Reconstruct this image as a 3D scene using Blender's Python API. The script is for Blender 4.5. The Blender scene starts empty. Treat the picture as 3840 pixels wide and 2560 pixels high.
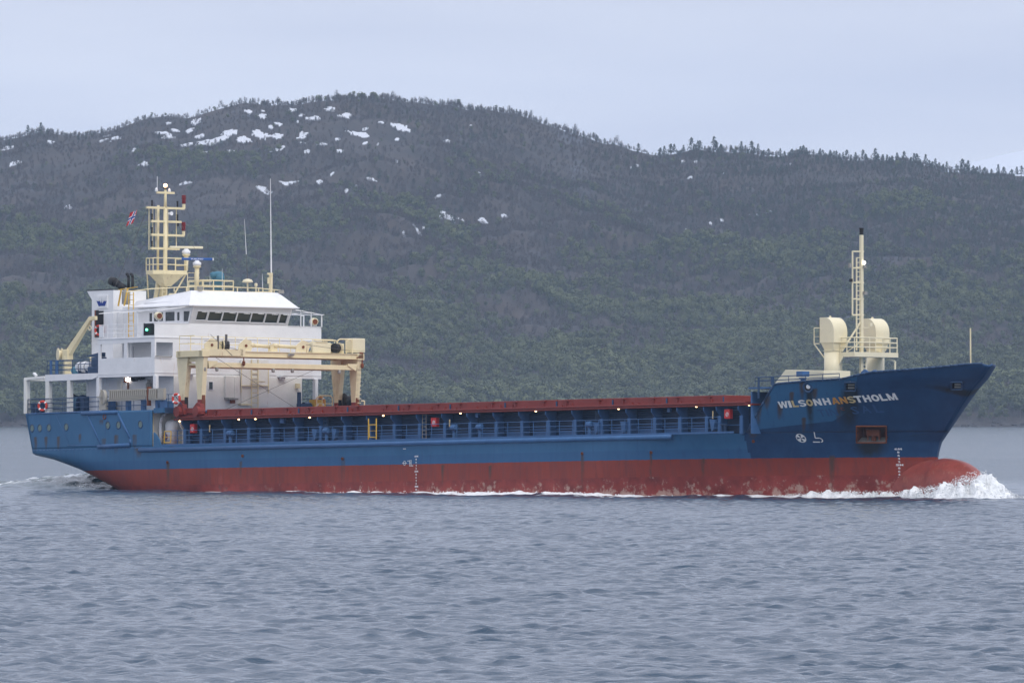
import bpy, math, random
import numpy as np
from mathutils import Vector, Matrix

random.seed(7); rng = np.random.default_rng(7)
SC = bpy.context.scene
COL = SC.collection

# ------------------------------------------------------------------ camera
F, H, YH = 34880.0, 5.35, 1548.0           # focal length in photo pixels (3840 wide), eye height, horizon row
CP = math.atan((YH - 1280) / F)
cam = bpy.data.objects.new('camera', bpy.data.cameras.new('camera')); COL.objects.link(cam)
cam.location = (0, 0, H); cam.rotation_euler = (math.pi/2 + CP, 0, 0)
cam.data.sensor_width = 36.0; cam.data.lens = 36.0 * F / 3840
cam.data.clip_start = 1.0; cam.data.clip_end = 40000
SC.camera = cam

# ------------------------------------------------------------------ light
SUN_EL, SUN_AZ = math.radians(48), math.radians(28)      # sun high behind the camera, to its right
world = bpy.data.worlds.new('World'); SC.world = world; world.use_nodes = True
wn, wl = world.node_tree.nodes, world.node_tree.links
bg = wn['Background']
sky = wn.new('ShaderNodeTexSky'); sky.sky_type = 'NISHITA'; sky.sun_disc = False
sky.sun_elevation = SUN_EL; sky.sun_rotation = math.pi - SUN_AZ
tc = wn.new('ShaderNodeTexCoord')
mp = wn.new('ShaderNodeMapping'); mp.inputs['Scale'].default_value = (9.0, 9.0, 60.0)
wl.new(tc.outputs['Generated'], mp.inputs['Vector'])
nz = wn.new('ShaderNodeTexNoise'); nz.inputs['Scale'].default_value = 1.6; nz.inputs['Detail'].default_value = 4
wl.new(mp.outputs['Vector'], nz.inputs['Vector'])
rp = wn.new('ShaderNodeValToRGB')
rp.color_ramp.elements[0].position = .30; rp.color_ramp.elements[0].color = (6.2, 6.55, 8.0, 1)
rp.color_ramp.elements[1].position = .72; rp.color_ramp.elements[1].color = (7.5, 7.8, 9.0, 1)
wl.new(nz.outputs['Fac'], rp.inputs['Fac'])
mx = wn.new('ShaderNodeMix'); mx.data_type = 'RGBA'; mx.inputs['Factor'].default_value = .95
wl.new(sky.outputs['Color'], mx.inputs['A']); wl.new(rp.outputs['Color'], mx.inputs['B'])
# an overcast sky grows brighter towards the zenith
sxz = wn.new('ShaderNodeSeparateXYZ'); wl.new(tc.outputs['Generated'], sxz.inputs[0])
zg = wn.new('ShaderNodeMapRange'); zg.inputs['From Min'].default_value = 0.0; zg.inputs['From Max'].default_value = 1.0
zg.inputs['To Min'].default_value = 1.0; zg.inputs['To Max'].default_value = 1.6
wl.new(sxz.outputs['Z'], zg.inputs['Value'])
zm = wn.new('ShaderNodeMix'); zm.data_type = 'RGBA'; zm.blend_type = 'MULTIPLY'; zm.inputs['Factor'].default_value = 1.0
wl.new(mx.outputs['Result'], zm.inputs['A']); wl.new(zg.outputs['Result'], zm.inputs['B'])
wl.new(zm.outputs['Result'], bg.inputs['Color']); bg.inputs['Strength'].default_value = .082

sun = bpy.data.objects.new('sun', bpy.data.lights.new('sun', 'SUN')); COL.objects.link(sun)
sun.data.energy = 1.2; sun.data.angle = math.radians(25); sun.data.color = (1, .97, .92)
sdir = Vector((math.sin(SUN_AZ)*math.cos(SUN_EL), -math.cos(SUN_AZ)*math.cos(SUN_EL), math.sin(SUN_EL)))
sun.rotation_euler = sdir.to_track_quat('Z', 'Y').to_euler()

SC.view_settings.view_transform = 'Standard'; SC.view_settings.look = 'None'
SC.view_settings.exposure = 0.31; SC.view_settings.gamma = 1
SC.view_settings.use_curve_mapping = False
try:
    SC.cycles.use_denoising = True; SC.cycles.denoiser = 'OPENIMAGEDENOISE'
    SC.cycles.max_bounces = 6; SC.cycles.diffuse_bounces = 3; SC.cycles.glossy_bounces = 3
    SC.cycles.volume_bounces = 1; SC.cycles.transparent_max_bounces = 6
    SC.cycles.sample_clamp_indirect = 2.5
except Exception: pass

# ------------------------------------------------------------------ ship frame (x forward, y port, z up from the keel)
A, PITCH, ROLL = math.radians(52), math.radians(.92), math.radians(-.8)
RS = (Matrix.Rotation(-A, 3, 'Z') @ Matrix.Rotation(-PITCH, 3, 'Y') @ Matrix.Rotation(ROLL, 3, 'X'))
RI = RS.transposed()
cP, sP = math.cos(CP), math.sin(CP)
CAM = Vector((0, 0, H))
def ray(px, py):
    u, v = (px-1920)/F, -(py-1280)/F
    return Vector((u, cP - v*sP, sP + v*cP))
OS = CAM + ray(1558, 1851)*(F/56.6) - RS @ Vector((0, -7.7, 3.55))     # the midship draught mark fixes the ship
MS = Matrix.Translation(OS) @ RS.to_4x4()
def on(axis, px, py, val):           # the point of a plane of the ship that is seen at a photo pixel
    d = RI @ ray(px, py); o = RI @ (CAM - OS)
    return o + d*((val - o[axis])/d[axis])
def PY(p, y): return on(1, p[0], p[1], y)
def PX(p, x): return on(0, p[0], p[1], x)
def crop(s, ox, oy): return lambda x, y: (ox + x/s, oy + y/s)
c1 = crop(3.136, 40, 640); c2 = crop(3.095, 640, 640); c3 = crop(3.136, 40, 1040); c4 = crop(3.095, 640, 1200)
d1 = crop(3.136, 40, 1400); d2 = crop(2.851, 1300, 1400); d3 = crop(2.613, 2000, 1400); d4 = crop(2.2615, 2780, 1340)
d5 = crop(2.614, 2800, 840); e1 = crop(5.6, 300, 1040); e2 = crop(4.055, 660, 1040); e3 = crop(5.6, 60, 1320); e4 = crop(5.6, 500, 1480)

# ------------------------------------------------------------------ mesh builder
class MB:
    def __init__(s): s.v = []; s.f = []
    def add(s, vs, fs):
        n = len(s.v); s.v += [tuple(p) for p in vs]; s.f += [tuple(i+n for i in f) for f in fs]; return s
    def box(s, x0, x1, y0, y1, z0, z1):
        x0, x1 = min(x0, x1), max(x0, x1); y0, y1 = min(y0, y1), max(y0, y1); z0, z1 = min(z0, z1), max(z0, z1)
        return s.add([(x0,y0,z0),(x1,y0,z0),(x1,y1,z0),(x0,y1,z0),(x0,y0,z1),(x1,y0,z1),(x1,y1,z1),(x0,y1,z1)],
                     [(3,2,1,0),(4,5,6,7),(0,1,5,4),(1,2,6,5),(2,3,7,6),(3,0,4,7)])
    def prism(s, pts, vec):
        pts = [Vector(p) for p in pts]; vec = Vector(vec); n = len(pts)
        nor = Vector((0,0,0))
        for i in range(n): nor += pts[i].cross(pts[(i+1) % n])
        if nor.dot(vec) < 0: pts.reverse()
        vs = pts + [p + vec for p in pts]
        fs = [tuple(range(n-1, -1, -1)), tuple(range(n, 2*n))] + [(i, (i+1) % n, n+(i+1) % n, n+i) for i in range(n)]
        return s.add(vs, fs)
    def hull8(s, bot, top):          # four corners below, four above, same order
        n = len(bot)
        return s.add(list(bot)+list(top), [tuple(range(n-1, -1, -1)), tuple(range(n, 2*n))] + [(i, (i+1) % n, n+(i+1) % n, n+i) for i in range(n)])
    def bar(s, p, q, w, h=None, r=None):
        h = h or w; p, q = Vector(p), Vector(q); d = (q-p)
        if d.length < 1e-6: return s
        d.normalize(); up = Vector((0,0,1)) if abs(d.z) < .9 else Vector((1,0,0))
        a = d.cross(up).normalized(); b = a.cross(d).normalized()
        c = [(-1,-1),(1,-1),(1,1),(-1,1)]
        w2, h2 = (r or (w, h))
        return s.hull8([p + a*(i*w/2) + b*(j*h/2) for i, j in c], [q + a*(i*w2/2) + b*(j*h2/2) for i, j in c])
    def tube(s, p, q, r, n=6, r2=None):
        p, q = Vector(p), Vector(q); d = (q-p)
        if d.length < 1e-6: return s
        d.normalize(); up = Vector((0,0,1)) if abs(d.z) < .9 else Vector((1,0,0))
        a = d.cross(up).normalized(); b = a.cross(d).normalized(); r2 = r if r2 is None else r2
        ring = [(math.cos(2*math.pi*i/n), math.sin(2*math.pi*i/n)) for i in range(n)]
        return s.hull8([p + a*(x*r) + b*(y*r) for x, y in ring], [q + a*(x*r2) + b*(y*r2) for x, y in ring])
    def path(s, pts, r, n=6):
        for p, q in zip(pts, pts[1:]): s.tube(p, q, r, n)
        return s
    def lathe(s, o, ax, prof, n=14):
        o, d = Vector(o), Vector(ax).normalized(); up = Vector((0,0,1)) if abs(d.z) < .9 else Vector((1,0,0))
        a = d.cross(up).normalized(); b = a.cross(d).normalized()
        vs = []; fs = []
        for r, h in prof:
            for i in range(n):
                t = 2*math.pi*i/n; vs.append(o + d*h + (a*math.cos(t) + b*math.sin(t))*max(r, 1e-4))
        for k in range(len(prof)-1):
            for i in range(n):
                j = (i+1) % n; fs.append((k*n+i, k*n+j, (k+1)*n+j, (k+1)*n+i))
        fs.append(tuple(range(n-1, -1, -1))); m = len(prof)-1; fs.append(tuple(range(m*n, m*n+n)))
        return s.add(vs, fs)
    def torus(s, o, ax, R, r, n=20, m=8):
        o, d = Vector(o), Vector(ax).normalized(); up = Vector((0,0,1)) if abs(d.z) < .9 else Vector((1,0,0))
        a = d.cross(up).normalized(); b = a.cross(d).normalized(); vs = []; fs = []
        for i in range(n):
            t = 2*math.pi*i/n; e = a*math.cos(t) + b*math.sin(t)
            for k in range(m):
                u = 2*math.pi*k/m; vs.append(o + e*(R + r*math.cos(u)) + d*(r*math.sin(u)))
        for i in range(n):
            for k in range(m):
                fs.append((i*m+k, ((i+1) % n)*m+k, ((i+1) % n)*m+(k+1) % m, i*m+(k+1) % m))
        return s.add(vs, fs)
    def sphere(s, o, r, n=10, m=6, sc=(1,1,1)):
        o = Vector(o); vs = []; fs = []
        for j in range(m+1):
            t = math.pi*j/m
            for i in range(n):
                u = 2*math.pi*i/n
                vs.append(o + Vector((r*sc[0]*max(math.sin(t), 1e-3)*math.cos(u), r*sc[1]*max(math.sin(t), 1e-3)*math.sin(u), r*sc[2]*math.cos(t))))
        for j in range(m):
            for i in range(n):
                fs.append((j*n+i, (j+1)*n+i, (j+1)*n+(i+1) % n, j*n+(i+1) % n))
        return s.add(vs, fs)
    def mesh(s, name, smooth=False):
        me = bpy.data.meshes.new(name); me.from_pydata(s.v, [], s.f); me.validate()
        if smooth: me.polygons.foreach_set('use_smooth', [True]*len(me.polygons))
        me.update(); return me
    def build(s, name, mat, parent=None, smooth=False, shift=None):
        if shift is not None:
            sx = Vector(shift); s.v = [tuple(Vector(p) - sx) for p in s.v]
        return link(name, s.mesh(name, smooth), mat, parent)

def link(name, me, mat, parent=None):
    o = bpy.data.objects.new(name, me); COL.objects.link(o)
    if mat is not None and len(me.materials) == 0: me.materials.append(mat)
    if parent is not None: o.parent = parent
    return o
def tag(o, label=None, cat=None, group=None, kind=None):
    if label: o['label'] = label
    if cat: o['category'] = cat
    if group: o['group'] = group
    if kind: o['kind'] = kind
    return o
def empty(name, label, cat, matrix, group=None):
    o = bpy.data.objects.new(name, None); COL.objects.link(o); o.matrix_world = matrix
    return tag(o, label, cat, group)
def ship_thing(name, label, cat, at, group=None):    # a thing that lies on the ship: its own root, at a ship point
    return empty(name, label, cat, MS @ Matrix.Translation(Vector(at)), group)
def bevel(o, w=.02, seg=1):
    m = o.modifiers.new('bevel', 'BEVEL'); m.width = w; m.segments = seg; m.limit_method = 'ANGLE'; return o

# ------------------------------------------------------------------ materials
def newmat(name):
    m = bpy.data.materials.new(name); m.use_nodes = True
    return m, m.node_tree.nodes, m.node_tree.links, m.node_tree.nodes['Principled BSDF']
def rgb(c): return (c[0], c[1], c[2], 1)
def noise(n, l, scale, vec=None, detail=4, rough=.6):
    t = n.new('ShaderNodeTexNoise'); t.inputs['Scale'].default_value = scale
    t.inputs['Detail'].default_value = detail; t.inputs['Roughness'].default_value = rough
    if vec is not None: l.new(vec, t.inputs['Vector'])
    return t.outputs['Fac']
def ramp(n, l, fac, a, b, ca=(0,0,0), cb=(1,1,1)):
    r = n.new('ShaderNodeValToRGB'); r.color_ramp.elements[0].position = a; r.color_ramp.elements[1].position = b
    r.color_ramp.elements[0].color = rgb(ca); r.color_ramp.elements[1].color = rgb(cb)
    l.new(fac, r.inputs['Fac']); return r.outputs['Color']
def mix(n, l, fac, a, b, mode='MIX'):
    m = n.new('ShaderNodeMix'); m.data_type = 'RGBA'; m.blend_type = mode
    for s, v in (('Factor', fac), ('A', a), ('B', b)):
        if hasattr(v, 'links') or hasattr(v, 'is_linked'): l.new(v, m.inputs[s])
        elif s == 'Factor': m.inputs[s].default_value = v
        else: m.inputs[s].default_value = rgb(v)
    return m.outputs['Result']
def mth(n, l, op, a, b=None, c=None, clamp=False):
    m = n.new('ShaderNodeMath'); m.operation = op; m.use_clamp = clamp
    for i, v in enumerate((a, b, c)):
        if v is None: continue
        if hasattr(v, 'is_linked'): l.new(v, m.inputs[i])
        else: m.inputs[i].default_value = v
    return m.outputs[0]
def mapped(n, l, scale, out='Object'):
    t = n.new('ShaderNodeTexCoord'); m = n.new('ShaderNodeMapping'); m.inputs['Scale'].default_value = scale
    l.new(t.outputs[out], m.inputs['Vector']); return m.outputs['Vector']

def paint(name, col, rough=.5, var=.16, rust=0., rustcol=(.22,.075,.02), bump=0.):
    m, n, l, p = newmat(name)
    v = mapped(n, l, (1,1,1))
    c = mix(n, l, ramp(n, l, noise(n, l, 1.3, v), .3, .72), tuple(x*(1-var) for x in col), tuple(min(1, x*(1+var*.5)) for x in col))
    if rust > 0:
        vs = mapped(n, l, (3.2, 3.2, .55))
        st = ramp(n, l, noise(n, l, 1.5, vs, 6, .7), .70-rust*.22, .80-rust*.12)
        st = mix(n, l, .85, (0,0,0), st)
        c = mix(n, l, st, c, rustcol)
    l.new(c, p.inputs['Base Color']); p.inputs['Roughness'].default_value = rough; p.inputs['Specular IOR Level'].default_value = .35
    if bump:
        b = n.new('ShaderNodeBump'); b.inputs['Strength'].default_value = bump; b.inputs['Distance'].default_value = .05
        l.new(noise(n, l, 2.0, v, 3), b.inputs['Height']); l.new(b.outputs['Normal'], p.inputs['Normal'])
    return m
def emit(name, col, s):
    m, n, l, p = newmat(name)
    p.inputs['Base Color'].default_value = rgb((.8,.8,.8)); p.inputs['Emission Color'].default_value = rgb(col)
    p.inputs['Emission Strength'].default_value = s; return m

M = dict(
    white=paint('white_paint', (.80,.80,.80), .45, .06, .28, (.45,.25,.10), .06),
    white_clean=paint('white_pipe_paint', (.80,.80,.80), .4, .05),
    dirty_white=paint('stained_white_paint', (.78,.77,.72), .5, .08, .35, (.38,.20,.08)),
    grey_wall=paint('pale_grey_paint', (.66,.67,.69), .5, .05),
    cream=paint('cream_paint', (.78,.67,.41), .45, .08, .22, (.32,.13,.035)),
    cream_clean=paint('clean_cream_paint', (.78,.70,.48), .4, .06, .05),
    cream_rust=paint('rusty_cream_paint', (.77,.67,.43), .5, .1, .5, (.26,.085,.02)),
    yellow=paint('yellow_paint', (.68,.42,.06), .5, .15, .4),
    red=paint('red_oxide_paint', (.23,.036,.027), .55, .14, .18, (.16,.035,.02)),
    fire=paint('fire_box_red', (.62,.030,.028), .4, .06),
    blue=paint('deck_blue_paint', (.045,.130,.29), .5, .16, .16, (.05,.055,.06)),
    blue_dark=paint('worn_dark_blue_paint', (.028,.070,.15), .5, .22, .25, (.08,.05,.04)),
    blue_shade=paint('coaming_shaded_blue', (.011,.034,.082), .55, .25, .2, (.05,.055,.06)),  # coaming blue with the shade under the rail overhang put into the colour
    black=paint('black_paint', (.016,.015,.015), .55, .3),
    grey=paint('grey_metal', (.32,.31,.28), .5, .2, .3),
    ladder=paint('weathered_alloy', (.42,.39,.33), .5, .15, .35, (.20,.12,.07)),
    wire=paint('wire_rope', (.12,.11,.10), .6, .2),
    orange=paint('orange_red_float', (.62,.05,.028), .5, .06),
    tarp=paint('blue_tarpaulin', (.07,.20,.27), .7, .2),
    rust=paint('bare_rust', (.20,.06,.025), .8, .4),
    dark=paint('dark_interior', (.012,.012,.014), .7, .2),
    glass=None,
    lamp_warm=emit('warm_lamp', (1,.60,.28), 6), lamp_white=emit('white_lamp', (1,.90,.82), 8),
    lamp_mast=emit('masthead_lamp', (1,.55,.25), 14), lamp_green=emit('green_sidelight', (.05,1,.40), 4),
    flagred=paint('flag_red', (.55,.02,.03), .8, .05), flagblue=paint('flag_blue', (.02,.05,.25), .8, .05), flagwhite=paint('flag_white', (.8,.8,.8), .8, .03),
    ghost=paint('faded_blue_letter', (.030,.090,.215), .55, .15),
    letter=paint('letter_white', (.86,.85,.82), .5, .05, .05, (.6,.35,.12)),
    letter_or=paint('letter_rusted_orange', (.62,.30,.07), .55, .25),
    letter_mid=paint('letter_yellowed', (.70,.55,.28), .55, .2),
)
gm, gn, gl, gp = newmat('bridge_glass')
gp.inputs['Base Color'].default_value = (.016,.026,.028,1); gp.inputs['Roughness'].default_value = .04
M['glass'] = gm
gm2, gn, gl, gp = newmat('porthole_glass')
gp.inputs['Base Color'].default_value = (.10,.16,.145,1); gp.inputs['Roughness'].default_value = .1
M['port'] = gm2
# ================================================================== SETTING
def interp(x, xs, ys): return np.interp(x, xs, ys)
def wob(x, y, sc, seed, octs=3):                       # smooth value noise from sines, about -1..1
    r = np.random.default_rng(seed); out = np.zeros_like(np.asarray(x, float)); a = 1.0; tot = 0
    for o in range(octs):
        for k in range(4):
            t = r.uniform(0, 2*np.pi); ph = r.uniform(0, 2*np.pi); f = 2*np.pi/sc*(2**o)*r.uniform(.7, 1.4)
            out += a*np.sin((x*np.cos(t) + y*np.sin(t))*f + ph)
        tot += a*2.0; a *= .5
    return out/tot

# ---- hill across the fjord
SHORE = 3600.0
sky_px = np.array([-900,0,60,150,250,350,420,500,560,620,700,800,850,900,960,1050,1130,1200,1280,1360,1440,1500,1560,1640,1700,1800,1900,2000,2100,2200,2280,2352,2700,3300])*1.6327
sky_py = np.array([345,322,322,318,304,279,272,259,245,248,241,240,234,234,242,250,259,276,300,326,348,358,357,358,354,367,374,378,388,403,414,421,445,480])*1.6327
def ridge_y(X): return 4430 + 60*np.sin(X/130.0) + 25*np.sin(X/47.0 + 1)
_rx = (sky_px - 1920)/F*4430
for _ in range(3): _rx = (sky_px - 1920)/F*ridge_y(_rx)
_rz = H + (YH - sky_py - np.interp(sky_px, [2500, 3300], [13, 3]))/F*ridge_y(_rx)
def shore_y(X): return SHORE + 10*np.sin(X/38.0) + 7*np.sin(X/15.0+2)
def terrain(X, Y):
    X = np.asarray(X, float); Y = np.asarray(Y, float)
    yr = ridge_y(X); ys = shore_y(X); zr = interp(X, _rx, _rz) + 1.5*wob(X, X*0, 42, 6, 4)
    s = (Y - ys)/(yr - ys)
    sc = np.clip(s, 0, 1)
    z = zr*(.78*sc + .22*sc**2) + np.sin(np.pi*sc)**1.0*(6.5*wob(X, Y, 230, 3) + 4.6*wob(X, Y, 75, 4)) + .6*wob(X, Y, 22, 5)*np.clip(sc*6, 0, 1)
    z = z + 3.0*np.clip(sc/.02, 0, 1)
    z = np.where(s < 0, s*60, z)
    return np.where(s > 1, zr + 3 - (s - 1)*60 - .4*np.clip(s-1, 0, .02)*60, z)

def grid_mesh(name, xs, ys, zf):
    Xg, Yg = np.meshgrid(xs, ys); Z = zf(Xg, Yg)
    return grid_from(name, Xg, Yg, Z)
def grid_from(name, Xg, Yg, Z):
    ny, nx = Xg.shape; me = bpy.data.meshes.new(name)
    co = np.stack([Xg, Yg, Z], -1).reshape(-1, 3).astype(np.float32)
    i = np.arange(nx*ny).reshape(ny, nx)
    q = np.stack([i[:-1,:-1], i[:-1,1:], i[1:,1:], i[1:,:-1]], -1).reshape(-1, 4)
    me.vertices.add(len(co)); me.vertices.foreach_set('co', co.ravel())
    me.loops.add(q.size); me.loops.foreach_set('vertex_index', q.ravel().astype(np.int32))
    me.polygons.add(len(q)); me.polygons.foreach_set('loop_start', np.arange(0, q.size, 4, dtype=np.int32))
    me.polygons.foreach_set('loop_total', np.full(len(q), 4, np.int32))
    me.polygons.foreach_set('use_smooth', np.ones(len(q), bool))
    me.update(calc_edges=True); return me
def add_attr(me, name, val):
    a = me.attributes.new(name, 'FLOAT', 'POINT'); a.data.foreach_set('value', np.asarray(val, np.float32).ravel())

m, n, l, p = newmat('hillside_heath')
v = mapped(n, l, (1,1,1))
c = mix(n, l, ramp(n, l, noise(n, l, .035, v, 6), .35, .65), (.030,.027,.025), (.060,.046,.036))
c = mix(n, l, ramp(n, l, noise(n, l, .02, mapped(n, l, (1,.35,.6)), 6, .7), .60, .68), c, (.075,.076,.085))
geo = n.new('ShaderNodeSeparateXYZ'); l.new(v, geo.inputs[0])
c = mix(n, l, ramp(n, l, geo.outputs['Z'], .0, .02), c, c)
zr_ = n.new('ShaderNodeMapRange'); zr_.inputs['From Min'].default_value = 2.2; zr_.inputs['From Max'].default_value = 4.2
l.new(geo.outputs['Z'], zr_.inputs['Value'])
rockc = mix(n, l, ramp(n, l, noise(n, l, .5, v, 5), .35, .65), (.028,.025,.024), (.070,.062,.060))
c = mix(n, l, zr_.outputs['Result'], rockc, c)
l.new(c, p.inputs['Base Color']); p.inputs['Roughness'].default_value = .95
hill = link('hillside', grid_mesh('hillside', np.linspace(-850, 900, 400), np.concatenate([np.linspace(3560, 3660, 45), np.linspace(3665, 4560, 160)]), terrain), m)
tag(hill, kind='structure')

def hit_hill(px, py):                 # where the line of sight through a photo point meets the hill
    d = ray(px, py); t = np.linspace(3590, 4560, 2400)
    X = d.x*t; Yv = d.y*t; Z = H + d.z*t
    below = np.nonzero(Z < terrain(X, Yv))[0]
    if len(below) == 0: return None
    k = below[0]; return X[k], Yv[k]

# shoreline boulders
bl = MB(); r0 = random.Random(5)
for i in range(420):
    X = r0.uniform(-215, 225); Yv = float(shore_y(np.array(X))) + r0.uniform(-3, 6)
    s = r0.uniform(.3, 1.3)
    bl.sphere((X, Yv, float(terrain(X, Yv)) + s*.2), s, 6, 4, (r0.uniform(.8, 1.8), 1, r0.uniform(.4, .8)))
o = bl.build('shore_boulders', paint('shore_rock', (.065,.058,.056), .9, .4)); tag(o, kind='stuff')

# ---- snow patches lying in the hollows
SNOW = [(30,321,70,9),(60,392,70,16),(230,289,40,6),(490,260,34,6),(530,275,60,12),(470,282,50,6),(620,328,40,12),(655,391,52,9),(740,248,70,10),(770,268,80,9),(800,236,50,6),(770,205,30,5),(895,204,60,18),(870,237,40,18),(850,305,80,12),(915,266,50,14),(930,292,80,22),(1000,280,120,26),(1055,245,90,26),(1110,276,90,24),(1190,258,100,34),(1265,262,80,22),(1060,331,40,7),(940,334,36,8),(1140,148,44,20),(1200,173,54,18),(1205,146,24,6),(1338,147,44,14),(1275,204,40,10),(1240,222,36,12),(1385,168,30,10),(1430,180,90,14),(1365,197,16,10),(1385,262,54,26),(1385,294,34,6),(1250,329,90,10),(1292,318,32,22),(1408,335,36,12),(1513,143,60,9),(1585,170,80,22),(1650,258,150,20),(1548,276,30,16),(1480,298,60,10),(1675,296,34,10),(1560,330,44,12),(1675,232,32,8),(1840,226,110,30),(1820,280,26,8),(1750,196,34,6),(1735,300,14,6),(2165,216,12,6),(2050,285,40,8),(1822,376,14,14),(850,480,60,16),(1210,512,90,24),(1320,482,100,12),(1465,474,40,14),(1525,436,18,10),(1700,459,60,10),(1590,512,24,6),(1635,494,16,6),(310,593,50,12),(1005,707,50,10),(2010,540,30,9),(2050,632,90,24),(2110,654,40,10),(2215,652,64,22),(2315,628,40,18),(1915,690,40,26),(1952,686,26,20),(1860,720,34,10),(2280,466,24,10),(2205,440,16,8)]
SNOW = [(x/1.225, 300+y/1.225, w/1.225, h/1.225) for x, y, w, h in SNOW]
SNOW += [(1920+x/1.225, 300+y/1.225, w/1.225, h/1.225) for x, y, w, h in [(18,441,30,8),(572,397,20,8),(550,409,12,6),(785,383,36,5),(843,381,24,7),(815,452,28,9),(972,429,12,9),(912,663,16,14),(965,650,26,10),(1092,631,14,12),(1172,610,14,9),(1187,607,16,9),(798,694,10,6),(1127,628,12,6),(1278,390,10,5)]]
sv, sf, snow_spots = [], [], []
for k, (px, py, w, h) in enumerate(SNOW):
    hp = hit_hill(px, py)
    if hp is None: continue
    X0, Y0 = hp; a = w/F*Y0*.44
    top = hit_hill(px, py - h*.5) or (X0, Y0+8); bot = hit_hill(px, py + h*.5) or (X0, Y0-8)
    b = max(2.2, min(9.0, 3 + a*.9, abs(top[1]-bot[1])*.58)); snow_spots.append((X0, Y0, a, b))
    nx = max(10, int(a*2/.55)); ny = max(8, int(b*2/1.6))
    xs = np.linspace(X0-a*1.25, X0+a*1.25, nx); ys = np.linspace(Y0-b*1.25, Y0+b*1.25, ny)
    Xg, Yg = np.meshgrid(xs, ys)
    e = ((Xg-X0)/a)**2 + ((Yg-Y0 - (Xg-X0)*(.25 if k % 2 else -.15)*b/a)/b)**2 + .80*wob(Xg*.8, Yg*.5, max(2.6, a*.8), 40+k, 4)
    Z = terrain(Xg, Yg) + .45
    keep = (e[:-1,:-1] < .8)
    base = len(sv); sv += np.stack([Xg, Yg, Z], -1).reshape(-1, 3).tolist()
    for j, i in zip(*np.nonzero(keep)):
        q = base + j*nx + i; sf.append((q, q+1, q+nx+1, q+nx))
me = bpy.data.meshes.new('snow_patches'); me.from_pydata(sv, [], sf); me.update()
ms, n, l, p = newmat('old_snow'); p.inputs['Base Color'].default_value = (.58,.60,.64,1); p.inputs['Roughness'].default_value = .7
o = link('snow_patches', me, ms); sd = o.modifiers.new('depth', 'SOLIDIFY'); sd.thickness = .5; sd.offset = -1
tag(o, kind='stuff')

# ---- far snowy mountain at the right edge
def mtn(X, Y):
    s = np.clip((Y - 7600)/900, 0, 1); crest = H + (YH - np.interp(X/8500*F+1920, [2300,3000,3500,3660,3760,3860,4000,4300,4800], [900,800,640,605,580,560,570,640,800]))/F*8500
    return crest*s + 16*wob(X, Y, 180, 9, 4)*np.sin(np.pi*np.clip(s, 0, 1))
m, n, l, p = newmat('snowy_rock')
c = mix(n, l, ramp(n, l, noise(n, l, .012, mapped(n, l, (1,.4,1.6)), 6, .7), .50, .58), (.60,.62,.66), (.28,.29,.32))
l.new(c, p.inputs['Base Color']); p.inputs['Roughness'].default_value = .8
mt = link('snowy_mountain', grid_mesh('snowy_mountain', np.linspace(150, 760, 90), np.linspace(7600, 8900, 60), mtn), m); tag(mt, kind='structure')

# ---- trees
def foliage_mat(name, lo, hi, attr=True):
    m, n, l, p = newmat(name)
    oi = n.new('ShaderNodeObjectInfo')
    at = n.new('ShaderNodeAttribute'); at.attribute_type = 'INSTANCER'; at.attribute_name = 'tint'
    f = mth(n, l, 'MULTIPLY_ADD', oi.outputs['Random'], .55, at.outputs['Fac'], True)
    c = mix(n, l, f, lo, hi)
    c = mix(n, l, ramp(n, l, noise(n, l, 1.1, mapped(n, l, (1,1,1)), 2), .35, .65), c, tuple((a+b)*.42 for a, b in zip(lo, hi)))
    l.new(c, p.inputs['Base Color']); p.inputs['Roughness'].default_value = .8
    return m
MT = dict(green=foliage_mat('young_birch_leaves', (.048,.062,.030), (.140,.158,.060)),
          bare=foliage_mat('bare_birch_twigs', (.043,.034,.031), (.105,.083,.072)),
          pine=foliage_mat('pine_needles', (.020,.030,.020), (.044,.060,.032)),
          bark=paint('birch_bark', (.16,.14,.13), .9, .3))
def quads(mb, pts, size, rr, jit=.30):
    for q, nrm_ in pts:
        nn_ = (Vector(nrm_).normalized() + Vector((rr.gauss(0,jit), rr.gauss(0,jit), rr.gauss(0,jit)))).normalized()
        a = nn_.cross(Vector((rr.gauss(0,1), rr.gauss(0,1), rr.gauss(0,1)))).normalized(); b = nn_.cross(a)
        s = size*rr.uniform(.6, 1.25); q = Vector(q)
        mb.add([q-a*s-b*s*.2, q-b*s*.8+a*s*.1, q+a*s, q+b*s*.8], [(0,1,2,3)])
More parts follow.
